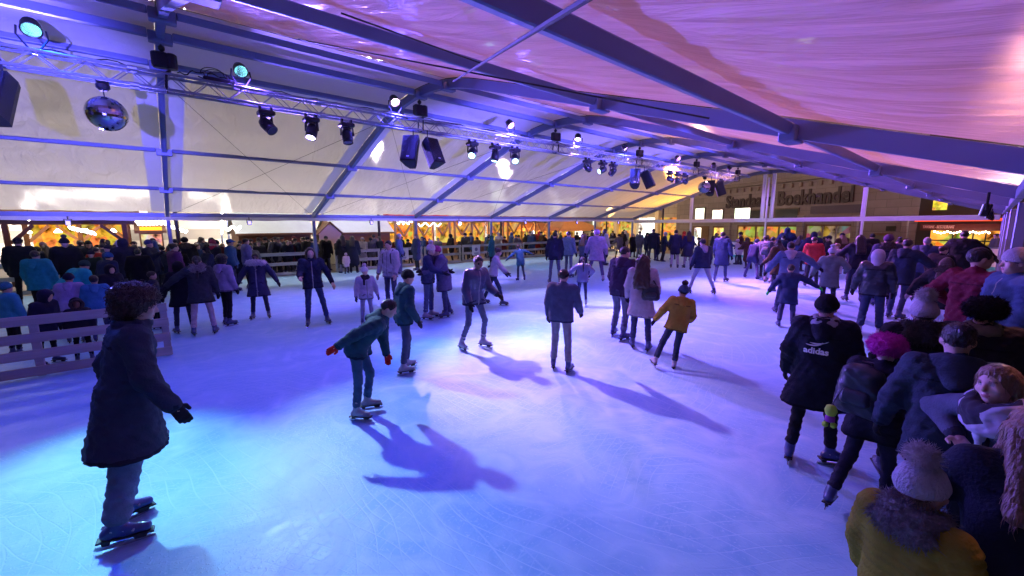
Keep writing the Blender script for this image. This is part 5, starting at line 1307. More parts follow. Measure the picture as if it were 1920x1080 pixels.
person('woman with short curly black hair in lilac hoodie and black trousers', 430, 610, 478, face=128, topc=(.34, .28, .42), top='lilac_hoodie', hem=.10, bulk=.025, hood='down', legs=BLK, hair='black', style='curly', skin='dark', aL=(6, 10, 16), aR=(4, 10, 14), L=(6, 4, 8), Rg=(-3, 4, 8))
person('woman with a black ponytail in dark green coat and pale leggings reaching left', 385, 628, 481, face=176, lean=4, topc=(.035, .042, .045), top='green_black', hem=.24, bulk=.025, flare=.02, fur='back', furc='g', legs=(.48, .38, .38), style='pony', hair='black', aL=(22, 52, 6), aR=(2, 16, 14), L=(2, 8, 4), Rg=(2, 7, 4), shoe=(.05, .06, .16))
person('person in black coat standing behind the woman with pale leggings, seen from behind', 348, 624, 492, face=190, topc=BLK, top='black', hem=.30, flare=.03, bulk=.03, legs=(.02, .025, .05), hood='up', aL=(4, 20, 14), L=(2, 6, 4))
person('tall person in plum coat and pink knit hat hugging a friend', 838, 594, 461, face=282, lean=14, topc=(.10, .085, .18), top='plum', hem=.30, bulk=.045, flare=.03, hood='down', legs=(.05, .06, .14), hat='beanie', hatc=(.40, .07, .20), aL=(48, 10, 40, 20), aR=(44, 10, 50, 20), L=(4, 4, 8), Rg=(-6, 5, 10), head=(0, 8))
person('person in white knit hat being hugged, legs seen beside the plum coat', 806, 598, 452, face=70, lean=8, topc=(.03, .035, .09), top='navy_dk', hem=.12, legs=(.06, .08, .18), hat='pompom', hatc=(.6, .55, .5), aL=(40, 10, 40, 16), aR=(40, 12, 40, 16), shoe=(.3, .28, .36))
person('boy in shiny dark jacket skating with bent knees to the right', 888, 655, 477, face=42, lean=13, topc=(.035, .045, .11), top='shiny_navy', gloss=True, hem=.12, bulk=.032, puff=.008, legs=(.09, .11, .20), legw=-.006, hair='black', skin='dark', L=(24, 4, 36), Rg=(6, 10, 26), aL=(24, 12, 50), aR=(10, 12, 30), shoe=(.30, .30, .40), head=(-20, 0))
person('girl in white top and dark sleeves lunging right behind the boy in shiny jacket', 926, 572, 478, h=1.66, face=84, lean=14, topc=(.46, .42, .50), top='white_top', hem=.06, bulk=.015, legs=(.02, .03, .07), hair='dark', style='bun', L=(-20, 2, 4), Rg=(26, 3, 14), aL=(30, 16, 20), aR=(50, 20, 10), glove=(.02, .02, .04))
person('child in teal jacket leaning left with both arms spread', 977, 527, 460, face=205, lean=8, side=-8, topc=(.03, .12, .16), top='teal_kid', hem=.10, legs=(.03, .05, .08), hair='brown', aL=(10, 62, 6), aR=(-4, 66, 6), L=(4, 4, 10), Rg=(-8, 3, 12))
person('boy in padded blue jacket and grey trousers with dark headband seen from behind', 1052, 695, 507, face=168, topc=(.07, .085, .15), top='padded_blue', hem=.10, bulk=.030, puff=.010, legs=(.26, .25, .28), legw=.004, hair='black', hat='band', hatc=BLK, aL=(6, 10, 14), aR=(20, 14, 24), L=(10, 3, 18), Rg=(-2, 5, 8), shoe=(.06, .07, .20), head=(-12, 0), side=3)
person('small girl in silver grey jacket with dark ponytail, elbows out, back turned', 1091, 572, 484, face=188, topc=(.14, .15, .26), top='silver_grey', gloss=True, hem=.14, bulk=.03, legs=(.03, .035, .09), style='pony', hair='black', aL=(0, 50, 20), aR=(6, 44, 40, 60), shoe=(.22, .22, .30))
person('man in dark purple jacket with hood skating beside the curly haired woman', 1160, 634, 462, face=150, lean=12, topc=(.035, .022, .055), top='dark_purple', hem=.14, bulk=.03, hood='down', legs=(.14, .14, .20), hair='black', L=(20, 5, 30), Rg=(2, 6, 22), aL=(16, 12, 34), aR=(10, 16, 20), head=(-24, 0), shoe=SK, legw=.006)
curly = person('woman with long wavy brown hair in beige coat with a black shoulder bag', 1200, 656, 480, face=178, topc=(.42, .36, .38), top='beige_coat', hem=.34, flare=.03, bulk=.022, legs=(.05, .055, .12), style='curlylong', hair='brown', L=(12, 3, 20), Rg=(-3, 5, 14), aL=(10, 12, 24), aR=(12, 14, 50), shoe=SK)
person('child in mustard jacket and bobble hat pushing off to the left', 1243, 690, 526, face=190, lean=10, roll_=9, topc=(.34, .22, .03), top='mustard', hem=.14, bulk=.035, hood='down', legs=(.03, .045, .085), hat='pompom', hatc=(.06, .09, .14), L=(-6, 17, 10), Rg=(8, 1, 24), aL=(10, 30, 12), aR=(20, 20, 50), shoe=(.42, .40, .48), legw=.006)
person('tall man in dark jacket and jeans behind the boy with the headband', 1040, 532, 436, face=186, topc=(.018, .022, .05), top='navy2', hem=.16, bulk=.03, legs=(.10, .11, .18), hair='black', L=(6, 5, 6), Rg=(-4, 6, 6), shoe=(.03, .04, .10))
person('man in pale blue jacket and jeans next to the tall man in dark jacket', 1066, 520, 435, face=150, topc=(.16, .24, .32), top='pale_blue', hem=.14, legs=(.12, .15, .25), hair='brown', style='short', L=(8, 4, 10))
person('man in lilac jacket and lilac hat skating away with legs apart', 1116, 528, 430, face=182, topc=(.36, .28, .44), top='lilac_jacket', hem=.26, bulk=.04, legs=(.10, .09, .20), hat='beanie', hatc=(.42, .24, .46), L=(10, 14, 8), Rg=(-10, 10, 16), aL=(10, 22, 30), aR=(8, 20, 20), shoe=(.4, .36, .45))
person('girl in white jacket and navy trousers right of the lilac man', 1133, 498, 430, face=120, topc=(.55, .52, .56), top='white_jkt', hem=.16, legs=(.06, .06, .18), hair='dark', style='long')
person('woman in grey blue jacket behind the small girl with the ponytail', 1090, 520, 440, face=140, topc=(.12, .16, .24), top='greyblue', hem=.14, legs=(.03, .04, .09), hair='light', style='long', L=(-16, 6, 6))
person('man in navy jacket and pale jeans striding left with feet wide apart', 1314, 552, 447, face=212, lean=5, topc=(.022, .03, .065), top='navy3', hem=.12, bulk=.03, hood='down', hoodc=(.34, .32, .38), legs=(.34, .38, .46), hair='black', L=(16, 15, 8), Rg=(-16, 13, 8), aL=(4, 16, 20), aR=(6, 14, 16), shoe=(.06, .08, .14))
person('person in long dark blue coat right of the man in pale jeans', 1350, 528, 436, face=160, topc=(.03, .04, .12), top='blue_coat', hem=.40, bulk=.03, legs=(.05, .06, .14), hair='black', L=(-4, 4, 8), Rg=(8, 5, 8), aR=(0, 18, 10))
person('woman in dark jacket with pale trousers, left one of the pair', 1264, 503, 432, face=180, topc=(.02, .024, .06), top='navy4', hem=.20, legs=(.30, .28, .40), style='bun', hair='black')
person('woman in dark jacket, right one of the pair by the gable post', 1288, 503, 434, face=200, topc=(.025, .03, .08), top='navy5', hem=.28, legs=(.26, .24, .36), style='long', hair='dark')
person('tall man in dark hooded jacket far out on the ice', 1222, 490, 430, face=190, topc=(.015, .02, .045), top='navy6', hem=.16, bulk=.03, legs=(.03, .04, .09), hair='black', hood='down', L=(8, 6, 8))
person('slim person in grey jacket left of the tall hooded man', 1198, 486, 434, face=150, topc=(.10, .11, .16), top='grey_j', hem=.14, legs=(.14, .17, .28), hair='brown')
person('person crouching on spread legs in dark jacket with a pale waist band', 1408, 523, 438, face=150, lean=24, topc=(.022, .028, .08), top='navy7', hem=.10, bulk=.03, legs=(.06, .06, .15), hair='black', hat='beanie', hatc=(.02, .03, .07), L=(22, 20, 26), Rg=(-8, 22, 14), aL=(40, 22, 20), aR=(20, 24, 20), h=1.7)
packy = person('person with a big black backpack and pale trousers skating away', 1440, 530, 430, face=150, lean=10, topc=(.05, .055, .12), top='navy8', hem=.12, bulk=.03, legs=(.42, .38, .48), hair='black', L=(14, 6, 14), Rg=(-6, 8, 10), h=1.74, shoe=(.40, .38, .46))
person('child in white patterned jacket crouching beyond the crouching person', 1384, 497, 440, face=230, lean=20, topc=(.50, .50, .56), top='white_patt', hem=.12, legs=(.04, .05, .10), hat='fluffy', hatc=(.5, .45, .5), L=(20, 8, 30), Rg=(6, 8, 20), h=1.4)
person('man in grey blue hoodie with arms spread behind the boy with green gloves', 1470, 588, 455, face=186, lean=5, topc=(.10, .14, .26), top='blue_hoodie', hem=.12, bulk=.03, hood='down', hoodc=(.36, .34, .42), legs=(.04, .05, .10), hair='black', aL=(16, 32, 20), aR=(30, 54, 6), L=(4, 8, 4), Rg=(4, 6, 6))
person('boy in navy jacket with bright green gloves, right arm stretched out', 1472, 614, 498, face=184, topc=(.02, .032, .085), top='navy9', hem=.30, bulk=.035, legs=(.05, .06, .12), hair='black', glove=(.03, .55, .06), aL=(0, 34, 18), aR=(16, 62, 2), L=(4, 6, 8), Rg=(-3, 5, 6), shoe=(.06, .08, .20), legw=.008)
person('child in grey green coat and white bobble hat, elbow bent', 1549, 583, 459, face=176, topc=(.12, .15, .15), top='grey_green', hem=.30, bulk=.03, legs=(.02, .02, .04), hat='pompom', hatc=(.42, .42, .50), aL=(4, 28, 16), aR=(2, 40, 60, 50), L=(3, 3, 5))
person('young man in black leather jacket with pale grey hood up, back turned', 1628, 628, 470, face=176, topc=(.012, .018, .036), top='leather', gloss=True, hem=.14, bulk=.035, hood='up', hoodc=(.42, .40, .48), legs=(.03, .045, .10), legw=.012, aL=(6, 20, 10), aR=(4, 14, 14), shoe=(.42, .40, .52), L=(3, 5, 4), Rg=(0, 5, 4))
person('man in navy jacket with short hair leaning right beside the leather jacket', 1675, 600, 450, face=156, lean=6, topc=(.018, .028, .055), top='navy10', hem=.20, bulk=.035, legs=(.04, .055, .12), hair='dark', hood='down', aR=(30, 40, 14), aL=(6, 12, 16), L=(8, 5, 10), Rg=(-10, 4, 14))
person('woman in black with long dark hair and a pale belt line', 1598, 566, 442, face=196, topc=(.016, .016, .03), top='black2', hem=.10, bulk=.03, legs=(.02, .025, .05), style='long', hair='black', aL=(20, 40, 6), L=(4, 5, 6))
person('person in big dark fur hood behind the pale grey hood', 1650, 575, 441, face=180, topc=(.03, .03, .07), top='black3', hem=.2, bulk=.05, fur='back', hat='beanie', hatc=(.10, .05, .12), legs=BLK)
person('broad man in dark hooded cloak shape far right of the shop window', 1518, 520, 436, face=200, topc=(.014, .018, .05), top='navy11', hem=.3, bulk=.06, hood='up', legs=(.02, .03, .07), aL=(6, 30, 10), aR=(6, 30, 10))
person('person in dark poncho with a pale headband among the far skaters', 1470, 505, 428, face=170, topc=(.016, .022, .07), top='navy12', hem=.34, flare=.06, bulk=.05, hood='up', legs=(.02, .03, .07), aL=(4, 34, 10), aR=(4, 34, 10))
person('man with black hair in denim blue jacket looking down at the right', 1722, 566, 447, face=170, topc=(.045, .06, .13), top='denim', hem=.18, bulk=.04, hood='down', legs=(.03, .035, .07), hair='grey', style='short', aR=(18, 20, 40), head=(0, -10))
person('large man in black coat with arms held wide against the warm window', 1790, 560, 434, face=172, topc=(.008, .009, .013), top='black4', hem=.30, bulk=.05, legs=BLK, hair='black', aL=(4, 30, 20), aR=(20, 44, 10), L=(3, 6, 4), Rg=(3, 6, 4))
person('person on the path beyond the ice with a teal backpack and scarf', 1858, 505, 428, face=300, topc=(.06, .07, .07), top='olive_dk', hem=.2, bulk=.03, legs=(.3, .28, .3), scarf=(.03, .16, .18), hair='dark', skates=False, h=1.74, xy=None)
person('dark hooded person with fur trim stooping and stretching a hand left', 1752, 650, 482, face=170, lean=22, side=-6, topc=(.014, .014, .02), top='black5', hem=.24, bulk=.05, fur='back', hat=None, style='long', hair='dark', legs=BLK, aL=(34, 44, 6), aR=(20, 20, 30), h=1.64, glove=(.4, .3, .4), L=(6, 8, 10))
red = person('man in dark red sweater with elbows out at the right', 1842, None, 470, h=1.92, face=146, topc=(.13, .010, .026), top='dark_red', hem=.10, bulk=.022, legs=BLK, hair='black', aL=(-8, 40, 60, 70), aR=(-4, 40, 60, 70), glove=None, skin='tan', head=(-30, 0), wd=1.05)
person('person in padded blue jacket with a black and white striped hat at the right edge', 1908, None, 470, h=1.93, face=300, topc=(.05, .09, .17), top='padded_blue2', hem=.14, bulk=.045, puff=.012, legs=BLK, hat='beanie', hatc=(.40, .38, .42), hair='black', glove=None)
adi = person('person in black coat with white back lettering, black beanie and grey scarf', 1516, 866, 553, face=176, top='black_coat', topc=(.010, .013, .022), hem=.34, flare=.05, bulk=.042, hood='down', legs=(.012, .013, .02), shoe=(.05, .07, .24), hat='beanie', hatc=(.006, .006, .009), scarf=(.30, .30, .34), style='short', hair='black', L=(-5, 6, 8), Rg=(8, 5, 6), aL=(4, 15, 14), aR=(10, 14, 30), glove=(.03, .03, .05), toes=(-8, -50), furc='g')
pink = person('child in black coat and fluffy pink hat carrying a backpack', 1606, 968, 632, face=160, lean=4, top='black_p', topc=(.012, .013, .022), hem=.20, bulk=.035, legs=(.012, .016, .035), shoe=(.06, .08, .24), hat='fluffy', hatc=(.62, .03, .34), hair='black', L=(-14, 4, 22), Rg=(8, 5, 12), aL=(20, 20, 40), aR=(20, 14, 60))
person('person in dark fur hood and grey white bobble hat, seen from behind', 1738, None, 548, h=1.58, face=186, top='black_f', topc=(.010, .010, .014), hem=.3, bulk=.045, fur='back', hat='pompom', hatc=(.44, .40, .44), legs=BLK, hair='dark')
person('person with fluffy dark hat and olive scarf at the right edge of the ice', 1850, None, 562, h=1.62, face=190, top='black_g', topc=(.012, .012, .016), hem=.3, bulk=.05, scarf=(.16, .15, .09), hat='fluffy', hatc=(.016, .014, .018), legs=BLK, hair='black')
person('black haired person in grey hooded jacket with back turned at right front', 1800, None, 612, h=1.62, face=188, lean=6, top='slate', topc=(.03, .045, .065), hem=.18, bulk=.024, hood='down', legs=BLK, hair='black', style='bun', aL=(10, 18, 20), aR=(14, 16, 40))
scarfw = person('woman with light brown hair and a white and black scarf bending over at right front', 1880, None, 672, h=1.56, face=318, lean=30, side=6, top='grey_knit', topc=(.09, .105, .14), hem=.16, bulk=.018, sfs=1.35, legs=BLK, style='long', hair='light', scarf=(.52, .52, .56), glove=None, aL=(45, 12, 55, 60), aR=(22, 72, 34, 130), head=(10, 20), res=.0095)
kid = person('child in mustard padded coat, grey fur hood and white bobble hat at the front', 1740, None, 858, h=1.25, face=158, top='mustard_puffer', topc=(.32, .255, .03), hem=.26, bulk=.034, puff=.013, fur='back', furc='g', hat='pompom', hatc=(.46, .46, .50), legs=BLK, hair='light', style='short', res=.0085, head=(-22, 0))
person('person with long ash blond hair in navy coat at the bottom right corner', 1950, None, 772, h=1.52, face=196, lean=10, top='navy_corner', topc=(.010, .016, .032), hem=.3, bulk=.03, legs=BLK, style='long', hair='light', aL=(20, 30, 30), res=.0095)
person('person in dark blue coat with hidden face squeezed in front of the pink hat child', 1655, None, 700, h=1.36, face=170, xy=None, top='navy_mid', topc=(.014, .02, .045), hem=.3, bulk=.05, legs=(.02, .03, .07), hood='up', shoe=(.06, .09, .26)) if False else None

# ------------------------------------------------------------------ bags and small things carried
def bag(label, owner, back, size, m, name='backpack', side_=0.0, z=.30, toy=None, tilt=0):
    put, tp, hp_, A, J, T, s, jo = root_info[owner.name]
    c = owner.matrix_world if False else None
    M = Matrix.Translation(owner.location) @ owner.rotation_euler.to_matrix().to_4x4()
    p = M @ Vector(put(tp(side_, -back, z)[None])[0])
    t = thing(name, label, 'bag', p, owner.rotation_euler[2]); t.rotation_euler = owner.rotation_euler
    w_, d_, h_ = size
    b = SDF(.05)
    Tm = T @ rx(R(tilt))
    q = lambda x, y, zz: Tm @ V3(x, y, zz)
    for sx in (-1, 1): b.cap(q(sx * w_ * .3, 0, -h_ * .32), q(sx * w_ * .26, -.01, h_ * .34), d_ * .52, d_ * .42, .05)
    b.cap(q(0, 0, -h_ * .3), q(0, 0, h_ * .36), d_ * .55, d_ * .45); b.noise = (.006, 30)
    P, f = b.mesh(.014); mkobj('body', P, f, m, t, True)
    b = SDF(.04); b.cap(q(-w_ * .22, -d_ * .45, -h_ * .20), q(w_ * .22, -d_ * .45, -h_ * .20), d_ * .26, None, .03); b.cap(q(-w_ * .2, -d_ * .45, -h_ * .05), q(w_ * .2, -d_ * .45, -h_ * .05), d_ * .22)
    P, f = b.mesh(.014); mkobj('front_pocket', P, f, m, t, True)
    mb = MB(); mb.tube([q(-.03, d_ * .3, h_ * .46), q(-.03, d_ * .25, h_ * .58), q(.03, d_ * .25, h_ * .58), q(.03, d_ * .3, h_ * .46)], .012, 6)
    if name == 'shoulder_bag': mb.tube([q(w_ * .4, d_ * .2, h_ * .3), q(-.02, d_ * .8, h_ * 1.2), q(-.16, d_ * 1.2, h_ * 2.0), q(-.22, d_ * 1.5, h_ * 2.2)], .012, 6)
    mb.build('strap', M_BLACK, t)
    return t, p
bag('small black shoulder bag on the beige coat of the wavy haired woman', curly, .135, (.30, .13, .24), mat('black_bag', (.012, .013, .02), .35, 0, .2, 10, .2, 30), 'shoulder_bag', .16, .10)
bag('big dark backpack on the person with pale trousers', packy, .24, (.34, .24, .46), mat('dark_pack', (.015, .02, .045), .6, 0, .2, 10, .3, 30))
t, p = bag('black and grey backpack with teal trim worn by the child in the pink hat', pink, .215, (.27, .15, .36), mat('black_pack', (.014, .02, .03), .4, 0, .5, 5, .4, 20), 'backpack', -.06, .26)
toy = thing('plush_toy', 'small lime green plush figure dangling from the black backpack', 'toy', Vector(p) + Vector((-.14, -.12, -.22)))
TG = mat('lime_plush', (.42, .68, .05), .8, 0, .1, 30)
mb = MB(); mb.lathe([(.008, .045), (.03, .035), (.042, 0), (.03, -.035), (.01, -.045)], (0, 0, .05), n=12); mb.build('head', TG, toy, True)
mb = MB(); mb.lathe([(.01, .03), (.032, .015), (.032, -.02), (.01, -.03)], (0, 0, -.015), n=12); mb.build('body', mat('purple_plush', (.30, .03, .25), .8), toy, True)
for s_ in (-1, 1): mb = MB(); mb.lathe([(.006, .022), (.02, .01), (.02, -.012), (.006, -.022)], (s_ * .024, s_ * .01, -.065), n=10); mb.build('leg', TG, toy, True)
mb = MB(); mb.tube([(0, 0, .09), (.02, .02, .16), (.05, .05, .24)], .004, 5); mb.build('cord', M_BLACK, toy)
bag('dark backpack hanging over the shoulders of the boy in pale hoodie', bpy.data.objects[[o.name for o in bpy.data.objects if o.get('label', '').startswith('young man in pale hoodie')][0]], .20, (.28, .16, .40), mat('dark_pack2', (.03, .035, .06), .6, 0, .2, 10))
# white word and bars on the back of the black coat
def back_print(owner):
    put, tp, hp_, A, J, T, s, jo = root_info[owner.name]
    me = jo.data; bv = BVHTree.FromPolygons([v.co[:] for v in me.vertices], [tuple(p.vertices) for p in me.polygons])
    v_, f_ = text_mesh('adidas', .082, 0, .0030)
    def proj_(x, z):
        o = Vector(put(tp(x, -.6, z)[None])[0]); d = Vector(T @ V3(0, 1, 0)); hit = bv.ray_cast(o, d)[0]
        return (hit if hit is not None else o + d * .4) - d * .005
    cx = -.035
    vs = []; fs = []
    # subdivide finely enough by keeping the glyph outline points; project each to the cloth
    for a in v_: vs.append(proj_(cx - -a[0] * 1.0, .205 + a[1]))
    fs = list(f_)
    for i, (x0, x1, z0) in enumerate(((-.085, .045, .292), (-.055, .075, .312), (.03, .095, .330))):
        n = 8; o = len(vs)
        for j in range(n + 1):
            t_ = j / n; x = cx + x0 + (x1 - x0) * t_; zc_ = z0 + .012 * (1 - (2 * t_ - 1) ** 2) * -1 + .012 * t_; w_ = .008 * math.sin(PI * min(1, max(0, t_ * .9 + .08)))
            vs.append(proj_(x, zc_ - w_)); vs.append(proj_(x, zc_ + w_))
        for j in range(n): fs.append((o + 2 * j, o + 2 * j + 2, o + 2 * j + 3, o + 2 * j + 1))
    mkobj('back_print', vs, fs, mat('white_print', (.85, .85, .88), .6, 0, .02), jo)
back_print(adi)

# ------------------------------------------------------------------ visitors at the left
VG = 'visitors behind the left fence'
def vis(label, u, vh, h, face=180, dep=None, **k):
    kw = dict(k); X = kw.pop('X', None)
    if X is not None:
        # stand on the line x = X where the picture column u meets it
        d = ray(u, 500); y = d[1] * X / d[0]; xy = (X, y); dist = math.hypot(X, y)
        if vh is not None: h = max(.95, min(1.95, height_at(V3(X, y, 0), u, vh)))
        return person(label, xy=xy, h=h, face=face, group=VG, zb=kw.pop('zb', 0.0), **kw)
    return person(label, u, None, vh, h=h, face=face, group=VG, **kw)
vis('person in turquoise hooded jacket with back turned behind the front fence', 70, 472, 1.7, X=-15.0, face=150, topc=(.02, .26, .34), top='turquoise', hem=.20, bulk=.06, hood='down', hair='black', legs=BLK)
vis('person in bright cyan padded jacket stooping behind the front fence', 118, 482, 1.7, X=-13.2, face=120, lean=44, topc=(.02, .38, .42), top='cyan_puffer', hem=.16, bulk=.06, puff=.010, hair='dark', hat='beanie', hatc=(.03, .07, .08), legs=BLK, aL=(40, 14, 30), aR=(40, 14, 30))
vis('child in lilac padded jacket with hood, back turned at the front fence', 122, 517, 1.4, X=-11.6, face=165, topc=(.38, .28, .52), top='lilac_puffer', hem=.16, bulk=.055, puff=.010, hood='down', hair='black', hat='beanie', hatc=(.02, .02, .05), legs=(.4, .3, .42), lean=10)
vis('child in navy hood leaning on the front fence at far left', 62, 548, 1.12, X=-10.0, face=40, topc=(.018, .02, .05), top='navy_kid', hem=.2, bulk=.04, hood='up', legs=BLK, lean=14, head=(20, -10))
vis('child in black hood peering through the boards of the front fence', 131, 566, 1.0, X=-9.75, face=5, topc=(.012, .012, .02), top='black_kid', hem=.2, bulk=.04, hood='up', fur='hood', legs=BLK, skin='dark')
vis('person in light blue jacket cut by the left edge of the picture', 3, 535, 1.45, X=-11.0, face=120, topc=(.05, .30, .40), top='sky_jacket', hem=.2, bulk=.05, hat='beanie', hatc=(.04, .2, .26), legs=BLK)
vis('child with a bright blue backpack behind the front fence', 172, 520, 1.3, X=-11.4, face=170, topc=(.06, .22, .42), top='blue_pack_kid', hem=.14, bulk=.05, hood='down', hair='dark', legs=(.04, .05, .1))
vis('woman in dark hood with lit face beside a small shining light', 205, 500, 1.55, X=-12.6, face=30, topc=(.014, .014, .026), top='black_lit', hem=.3, bulk=.04, hood='up', legs=BLK, head=(0, -12))
vis('child with dark hair looking right just behind the curly haired man', 283, 512, 1.4, X=-12.0, face=80, topc=(.02, .022, .05), top='navy_side', hem=.2, bulk=.035, hair='dark', legs=BLK)
vis('tall man in dark jacket and cap with back turned by the timber post', 42, 446, 1.8, X=-18.0, face=170, topc=(.012, .014, .022), top='black_tall', hem=.2, bulk=.05, hat='cap', hatc=(.01, .01, .02), legs=BLK)
vis('man in black padded jacket and bobble hat in front of the amber counter', 128, 449, 1.75, X=-17.5, face=10, topc=(.010, .011, .016), top='black_puff', hem=.14, bulk=.06, puff=.010, hat='pompom', hatc=(.02, .02, .03), legs=BLK, head=(0, -14))
vis('woman with fur rimmed hood seen from behind left of the first tent post', 236, 450, 1.72, X=-17.0, face=200, topc=(.02, .022, .04), top='navy_furhood', hem=.3, bulk=.05, hood='up', fur='hood', furc='l', legs=BLK)
vis('person in black coat with back turned between fur hood and first tent post', 262, 468, 1.7, X=-15.5, face=176, topc=(.008, .009, .012), top='black_wide', hem=.3, bulk=.06, hair='black', legs=BLK)
vis('person in blue knit hat bending left of the small shining light', 196, 476, 1.55, X=-15.0, face=130, topc=(.02, .03, .08), top='navy_blueh', hem=.24, bulk=.05, hat='beanie', hatc=(.03, .12, .34), legs=BLK, lean=14)
vis('person in dark jacket holding a pale mug near the first tent post', 285, 452, 1.74, X=-17.4, face=60, topc=(.02, .024, .05), top='navy_mug', hem=.2, bulk=.045, hat='beanie', hatc=(.05, .06, .16), legs=BLK, aR=(40, 10, 80))
vis('woman with short blond hair in crimson and navy jacket', 331, 458, 1.7, X=-15.0, face=110, topc=(.09, .03, .10), top='plum_jkt', hem=.2, bulk=.04, hair='dark', legs=BLK, style='bun')
vis('man in dark parka and fur hood right of the first tent post', 352, 447, 1.76, X=-18.2, face=190, topc=(.018, .02, .022), top='dark_parka', hem=.3, bulk=.05, fur='back', hat='beanie', hatc=(.02, .02, .02), legs=BLK)
vis('woman with red scarf and pink cheeks looking left', 403, 452, 1.7, X=-17.5, face=310, topc=(.02, .02, .03), top='black_redscarf', hem=.3, bulk=.04, scarf=(.4, .03, .06), hair='dark', hat='beanie', hatc=(.3, .05, .1), legs=BLK)
vis('man in blue jacket and blue cap facing right', 436, 450, 1.75, X=-17.0, face=80, topc=(.03, .09, .20), top='mid_blue', hem=.2, bulk=.05, hat='cap', hatc=(.04, .10, .26), legs=(.05, .06, .1))
vis('person in navy and white striped ski jacket', 466, 448, 1.74, X=-17.6, face=100, topc=(.16, .15, .34), top='striped_ski', hem=.16, bulk=.05, hair='black', legs=BLK)
for i, (u, vh, X, fc, tc, lab) in enumerate(((520, 446, -22.2, 60, (.012, .014, .03), 'person in black leaning on the blue lit fence, leftmost of the row'), (541, 451, -22.0, 20, (.014, .016, .03), 'person with pale hair rim leaning on the blue lit fence, second in the row'),
        (562, 447, -22.3, 300, (.012, .013, .028), 'person in dark cap leaning on the blue lit fence, right of the pale haired one'), (577, 445, -22.4, 280, (.016, .018, .04), 'person in dark jacket leaning on the blue lit fence next to the tent post'))):
    vis(lab, u, vh, 1.7, X=X, face=fc, topc=tc, top='row_dark', hem=.2, bulk=.05, hair=('black', 'light', 'black', 'brown')[i], hat=(None, None, 'cap', None)[i], hatc=BLK, legs=BLK, lean=12)
vis('pair member in long black coat standing left before the brown hut', 645, 440, 1.78, X=-20.3, face=200, topc=(.012, .012, .016), top='black_hut1', hem=.36, bulk=.04, style='long', hair='dark', legs=(.2, .2, .3), skates=False)
vis('woman in long dark coat standing right before the brown hut', 664, 441, 1.78, X=-20.0, face=170, topc=(.016, .02, .036), top='navy_hut2', hem=.42, bulk=.05, style='long', hair='black', legs=BLK, skates=False)
vis('child in pale pink jacket and black leggings between the two long coats', 650, 476, 1.15, X=-19.8, face=190, topc=(.5, .38, .46), top='pink_kid', hem=.2, bulk=.04, legs=BLK, hair='dark', hat='beanie', hatc=(.5, .4, .5))
vis('person in pale hat and denim jacket behind the sweater boy', 751, 440, 1.74, X=-17.8, face=80, topc=(.06, .10, .22), top='denim2', hem=.2, bulk=.04, style='long', hair='light', hat='beanie', hatc=(.3, .3, .4), legs=(.06, .08, .16))
vis('tall woman with light scarf beside the tent post by the couple', 782, 440, 1.74, X=-18.6, face=300, topc=(.03, .04, .10), top='navy_scarf', hem=.3, bulk=.04, scarf=(.4, .4, .5), hair='light', style='long', legs=BLK)
vis('skater in teal hooded jacket at the far fence', 922, 443, 1.78, X=-17.4, face=250, topc=(.02, .13, .17), top='teal_far', hem=.2, bulk=.04, hood='up', legs=BLK)
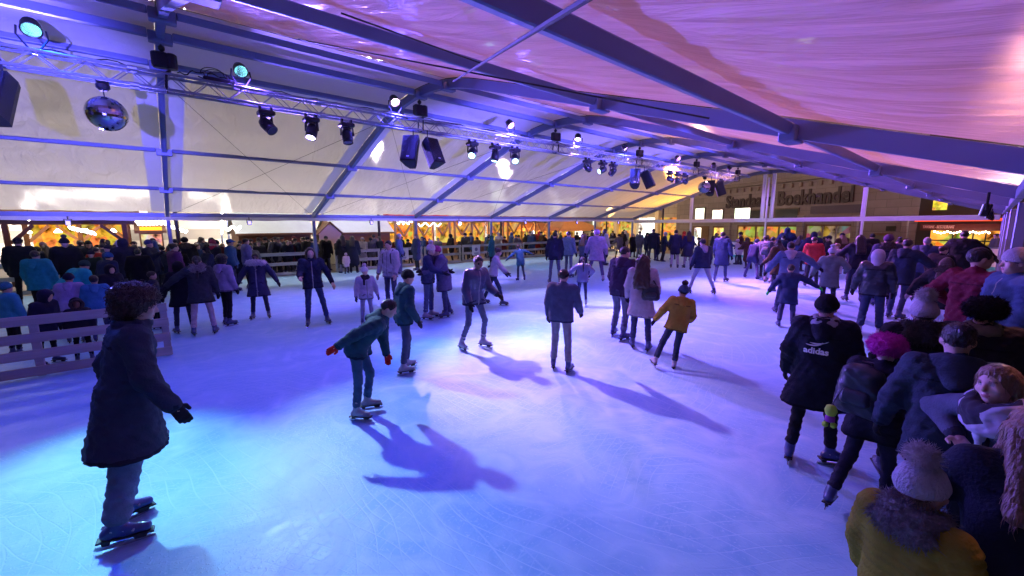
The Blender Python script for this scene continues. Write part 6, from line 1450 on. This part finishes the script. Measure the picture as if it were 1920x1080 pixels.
# ------------------------------------------------------------------ the crowd beyond the fence and round the far ice
cols = [('black', (.010, .010, .013)), ('navy', (.016, .022, .05)), ('charcoal', (.035, .036, .042)), ('dark green', (.02, .035, .026)), ('maroon', (.08, .014, .02)), ('blue', (.03, .06, .17)), ('grey', (.12, .12, .14)), ('brown', (.06, .035, .02)), ('pale', (.40, .37, .40)), ('red', (.30, .025, .025))]
wts = [.26, .22, .12, .05, .06, .08, .08, .06, .04, .03]
hats = [(None, 'bare head'), ('beanie', 'dark beanie'), ('pompom', 'bobble hat'), ('hood', 'hood up'), ('cap', 'cap'), ('beanie2', 'light beanie')]
posts = ['left of the first tent post', 'between the first and second tent posts', 'between the second and third tent posts', 'between the third and fourth tent posts', 'between the fourth and fifth tent posts', 'between the fifth and sixth tent posts', 'between the sixth post and the far corner', 'beyond the far corner post']
used = {}
def crowd(u, X, h, face, grp, zone):
    for _ in range(40):
        ci = rng.choice(len(cols), p=np.array(wts) / sum(wts)); hi = rng.choice(6, p=[.3, .2, .14, .16, .1, .1]); long_ = rng.rand() < .4; sty = 'long' if rng.rand() < .35 else 'short'
        lab = 'person in %s %s with %s, %s' % (cols[ci][0], 'coat' if long_ else 'jacket', hats[hi][1] if hi else ('long hair' if sty == 'long' else 'short hair'), zone)
        if lab not in used: break
    used[lab] = 1
    d = ray(u, 500); y = d[1] * X / d[0]
    ht_, hn = hats[hi]
    person(lab, xy=(X, y), h=h, face=face, group=grp, top='crowd_' + cols[ci][0].replace(' ', '_'), topc=cols[ci][1], hem=.36 if long_ else .16, bulk=.04, legs=(.02, .022, .035) if rng.rand() < .7 else (.06, .07, .11), hat=None if ht_ in (None, 'hood') else ht_.replace('2', ''), hatc=(.3, .28, .3) if hn == 'light beanie' else (.02, .02, .03), hood='up' if ht_ == 'hood' else None,
           L=(rng.uniform(-4, 16), rng.uniform(2, 9), rng.uniform(3, 22)), Rg=(rng.uniform(-8, 12), rng.uniform(2, 9), rng.uniform(3, 22)), lean=rng.uniform(0, 12), side=rng.uniform(-4, 4), style=sty, hair=('black', 'dark', 'brown', 'light')[rng.randint(4)], skates=False, aL=(rng.uniform(0, 40), 12, rng.uniform(10, 70)), aR=(rng.uniform(0, 40), 12, rng.uniform(10, 70)), head=(rng.uniform(-40, 40), 0), zb=-.06 if X < -20.9 else 0)
def zone_of(u):
    e = [312, 590, 780, 922, 1031, 1117, 1188]
    return posts[sum(u > q for q in e)]
u = 90
CR = []
while u < 1180:
    for row in range(3 if u < 640 else 2):
        if row >= 1 and rng.rand() < .25: continue
        X = -21.7 - rng.uniform(.1, 1.0) - row * 1.5
        CR.append((u + rng.uniform(-9, 9), X, rng.uniform(1.55, 1.9) if rng.rand() > .15 else rng.uniform(1.1, 1.4)))
    u += (22 if u < 620 else 17 if u < 900 else 13)
for (uu, X, hh_) in CR: crowd(uu, X, hh_, rng.choice([20, 60, 300, 180, 200, 340, 120]), 'visitors standing behind the rink fence', zone_of(uu))
for uu in np.linspace(150, 478, 17):       # people standing close together on the left part of the ice
    crowd(uu + rng.uniform(-8, 8), rng.uniform(-20.6, -16.5), rng.uniform(1.5, 1.82), rng.choice([10, 60, 180, 200, 300]), 'people standing together by the left gap in the fence', 'left of the first tent post' if uu < 305 else 'between first post and fur collar child')
for i in range(13):
    uu = 1440 + 27 * i + rng.uniform(-9, 9); d = ray(uu, 480); Y = rng.uniform(13, 25)
    crowd(uu, d[0] * Y / d[1], rng.uniform(1.5, 1.82), rng.choice([150, 180, 200, 230, 90, 270]), 'skaters far out at the right', 'left of the restaurant front' if uu < 1720 else 'before the restaurant window')
# far end of the ice
zones = [((1150, 1200), 'by the far left corner post'), ((1205, 1300), 'left of the gable post under the mirror ball'), ((1300, 1440), 'in front of the lit book shop window'), ((1440, 1620), 'at the pale barrier below the shop lettering')]
for (a, b), zn in zones:
    n = {0: 4, 1: 6, 2: 6, 3: 6}[[z[1] for z in zones].index(zn)]
    for i in range(n):
        uu = a + (b - a) * (i + .5) / n + rng.uniform(-5, 5); Y = rng.uniform(22, 28.3)
        d = ray(uu, 480); x = d[0] * Y / d[1]
        crowd(uu, x, rng.uniform(1.55, 1.82), rng.choice([150, 180, 210, 30, 90, 270]), 'people at the far end of the rink', zn)
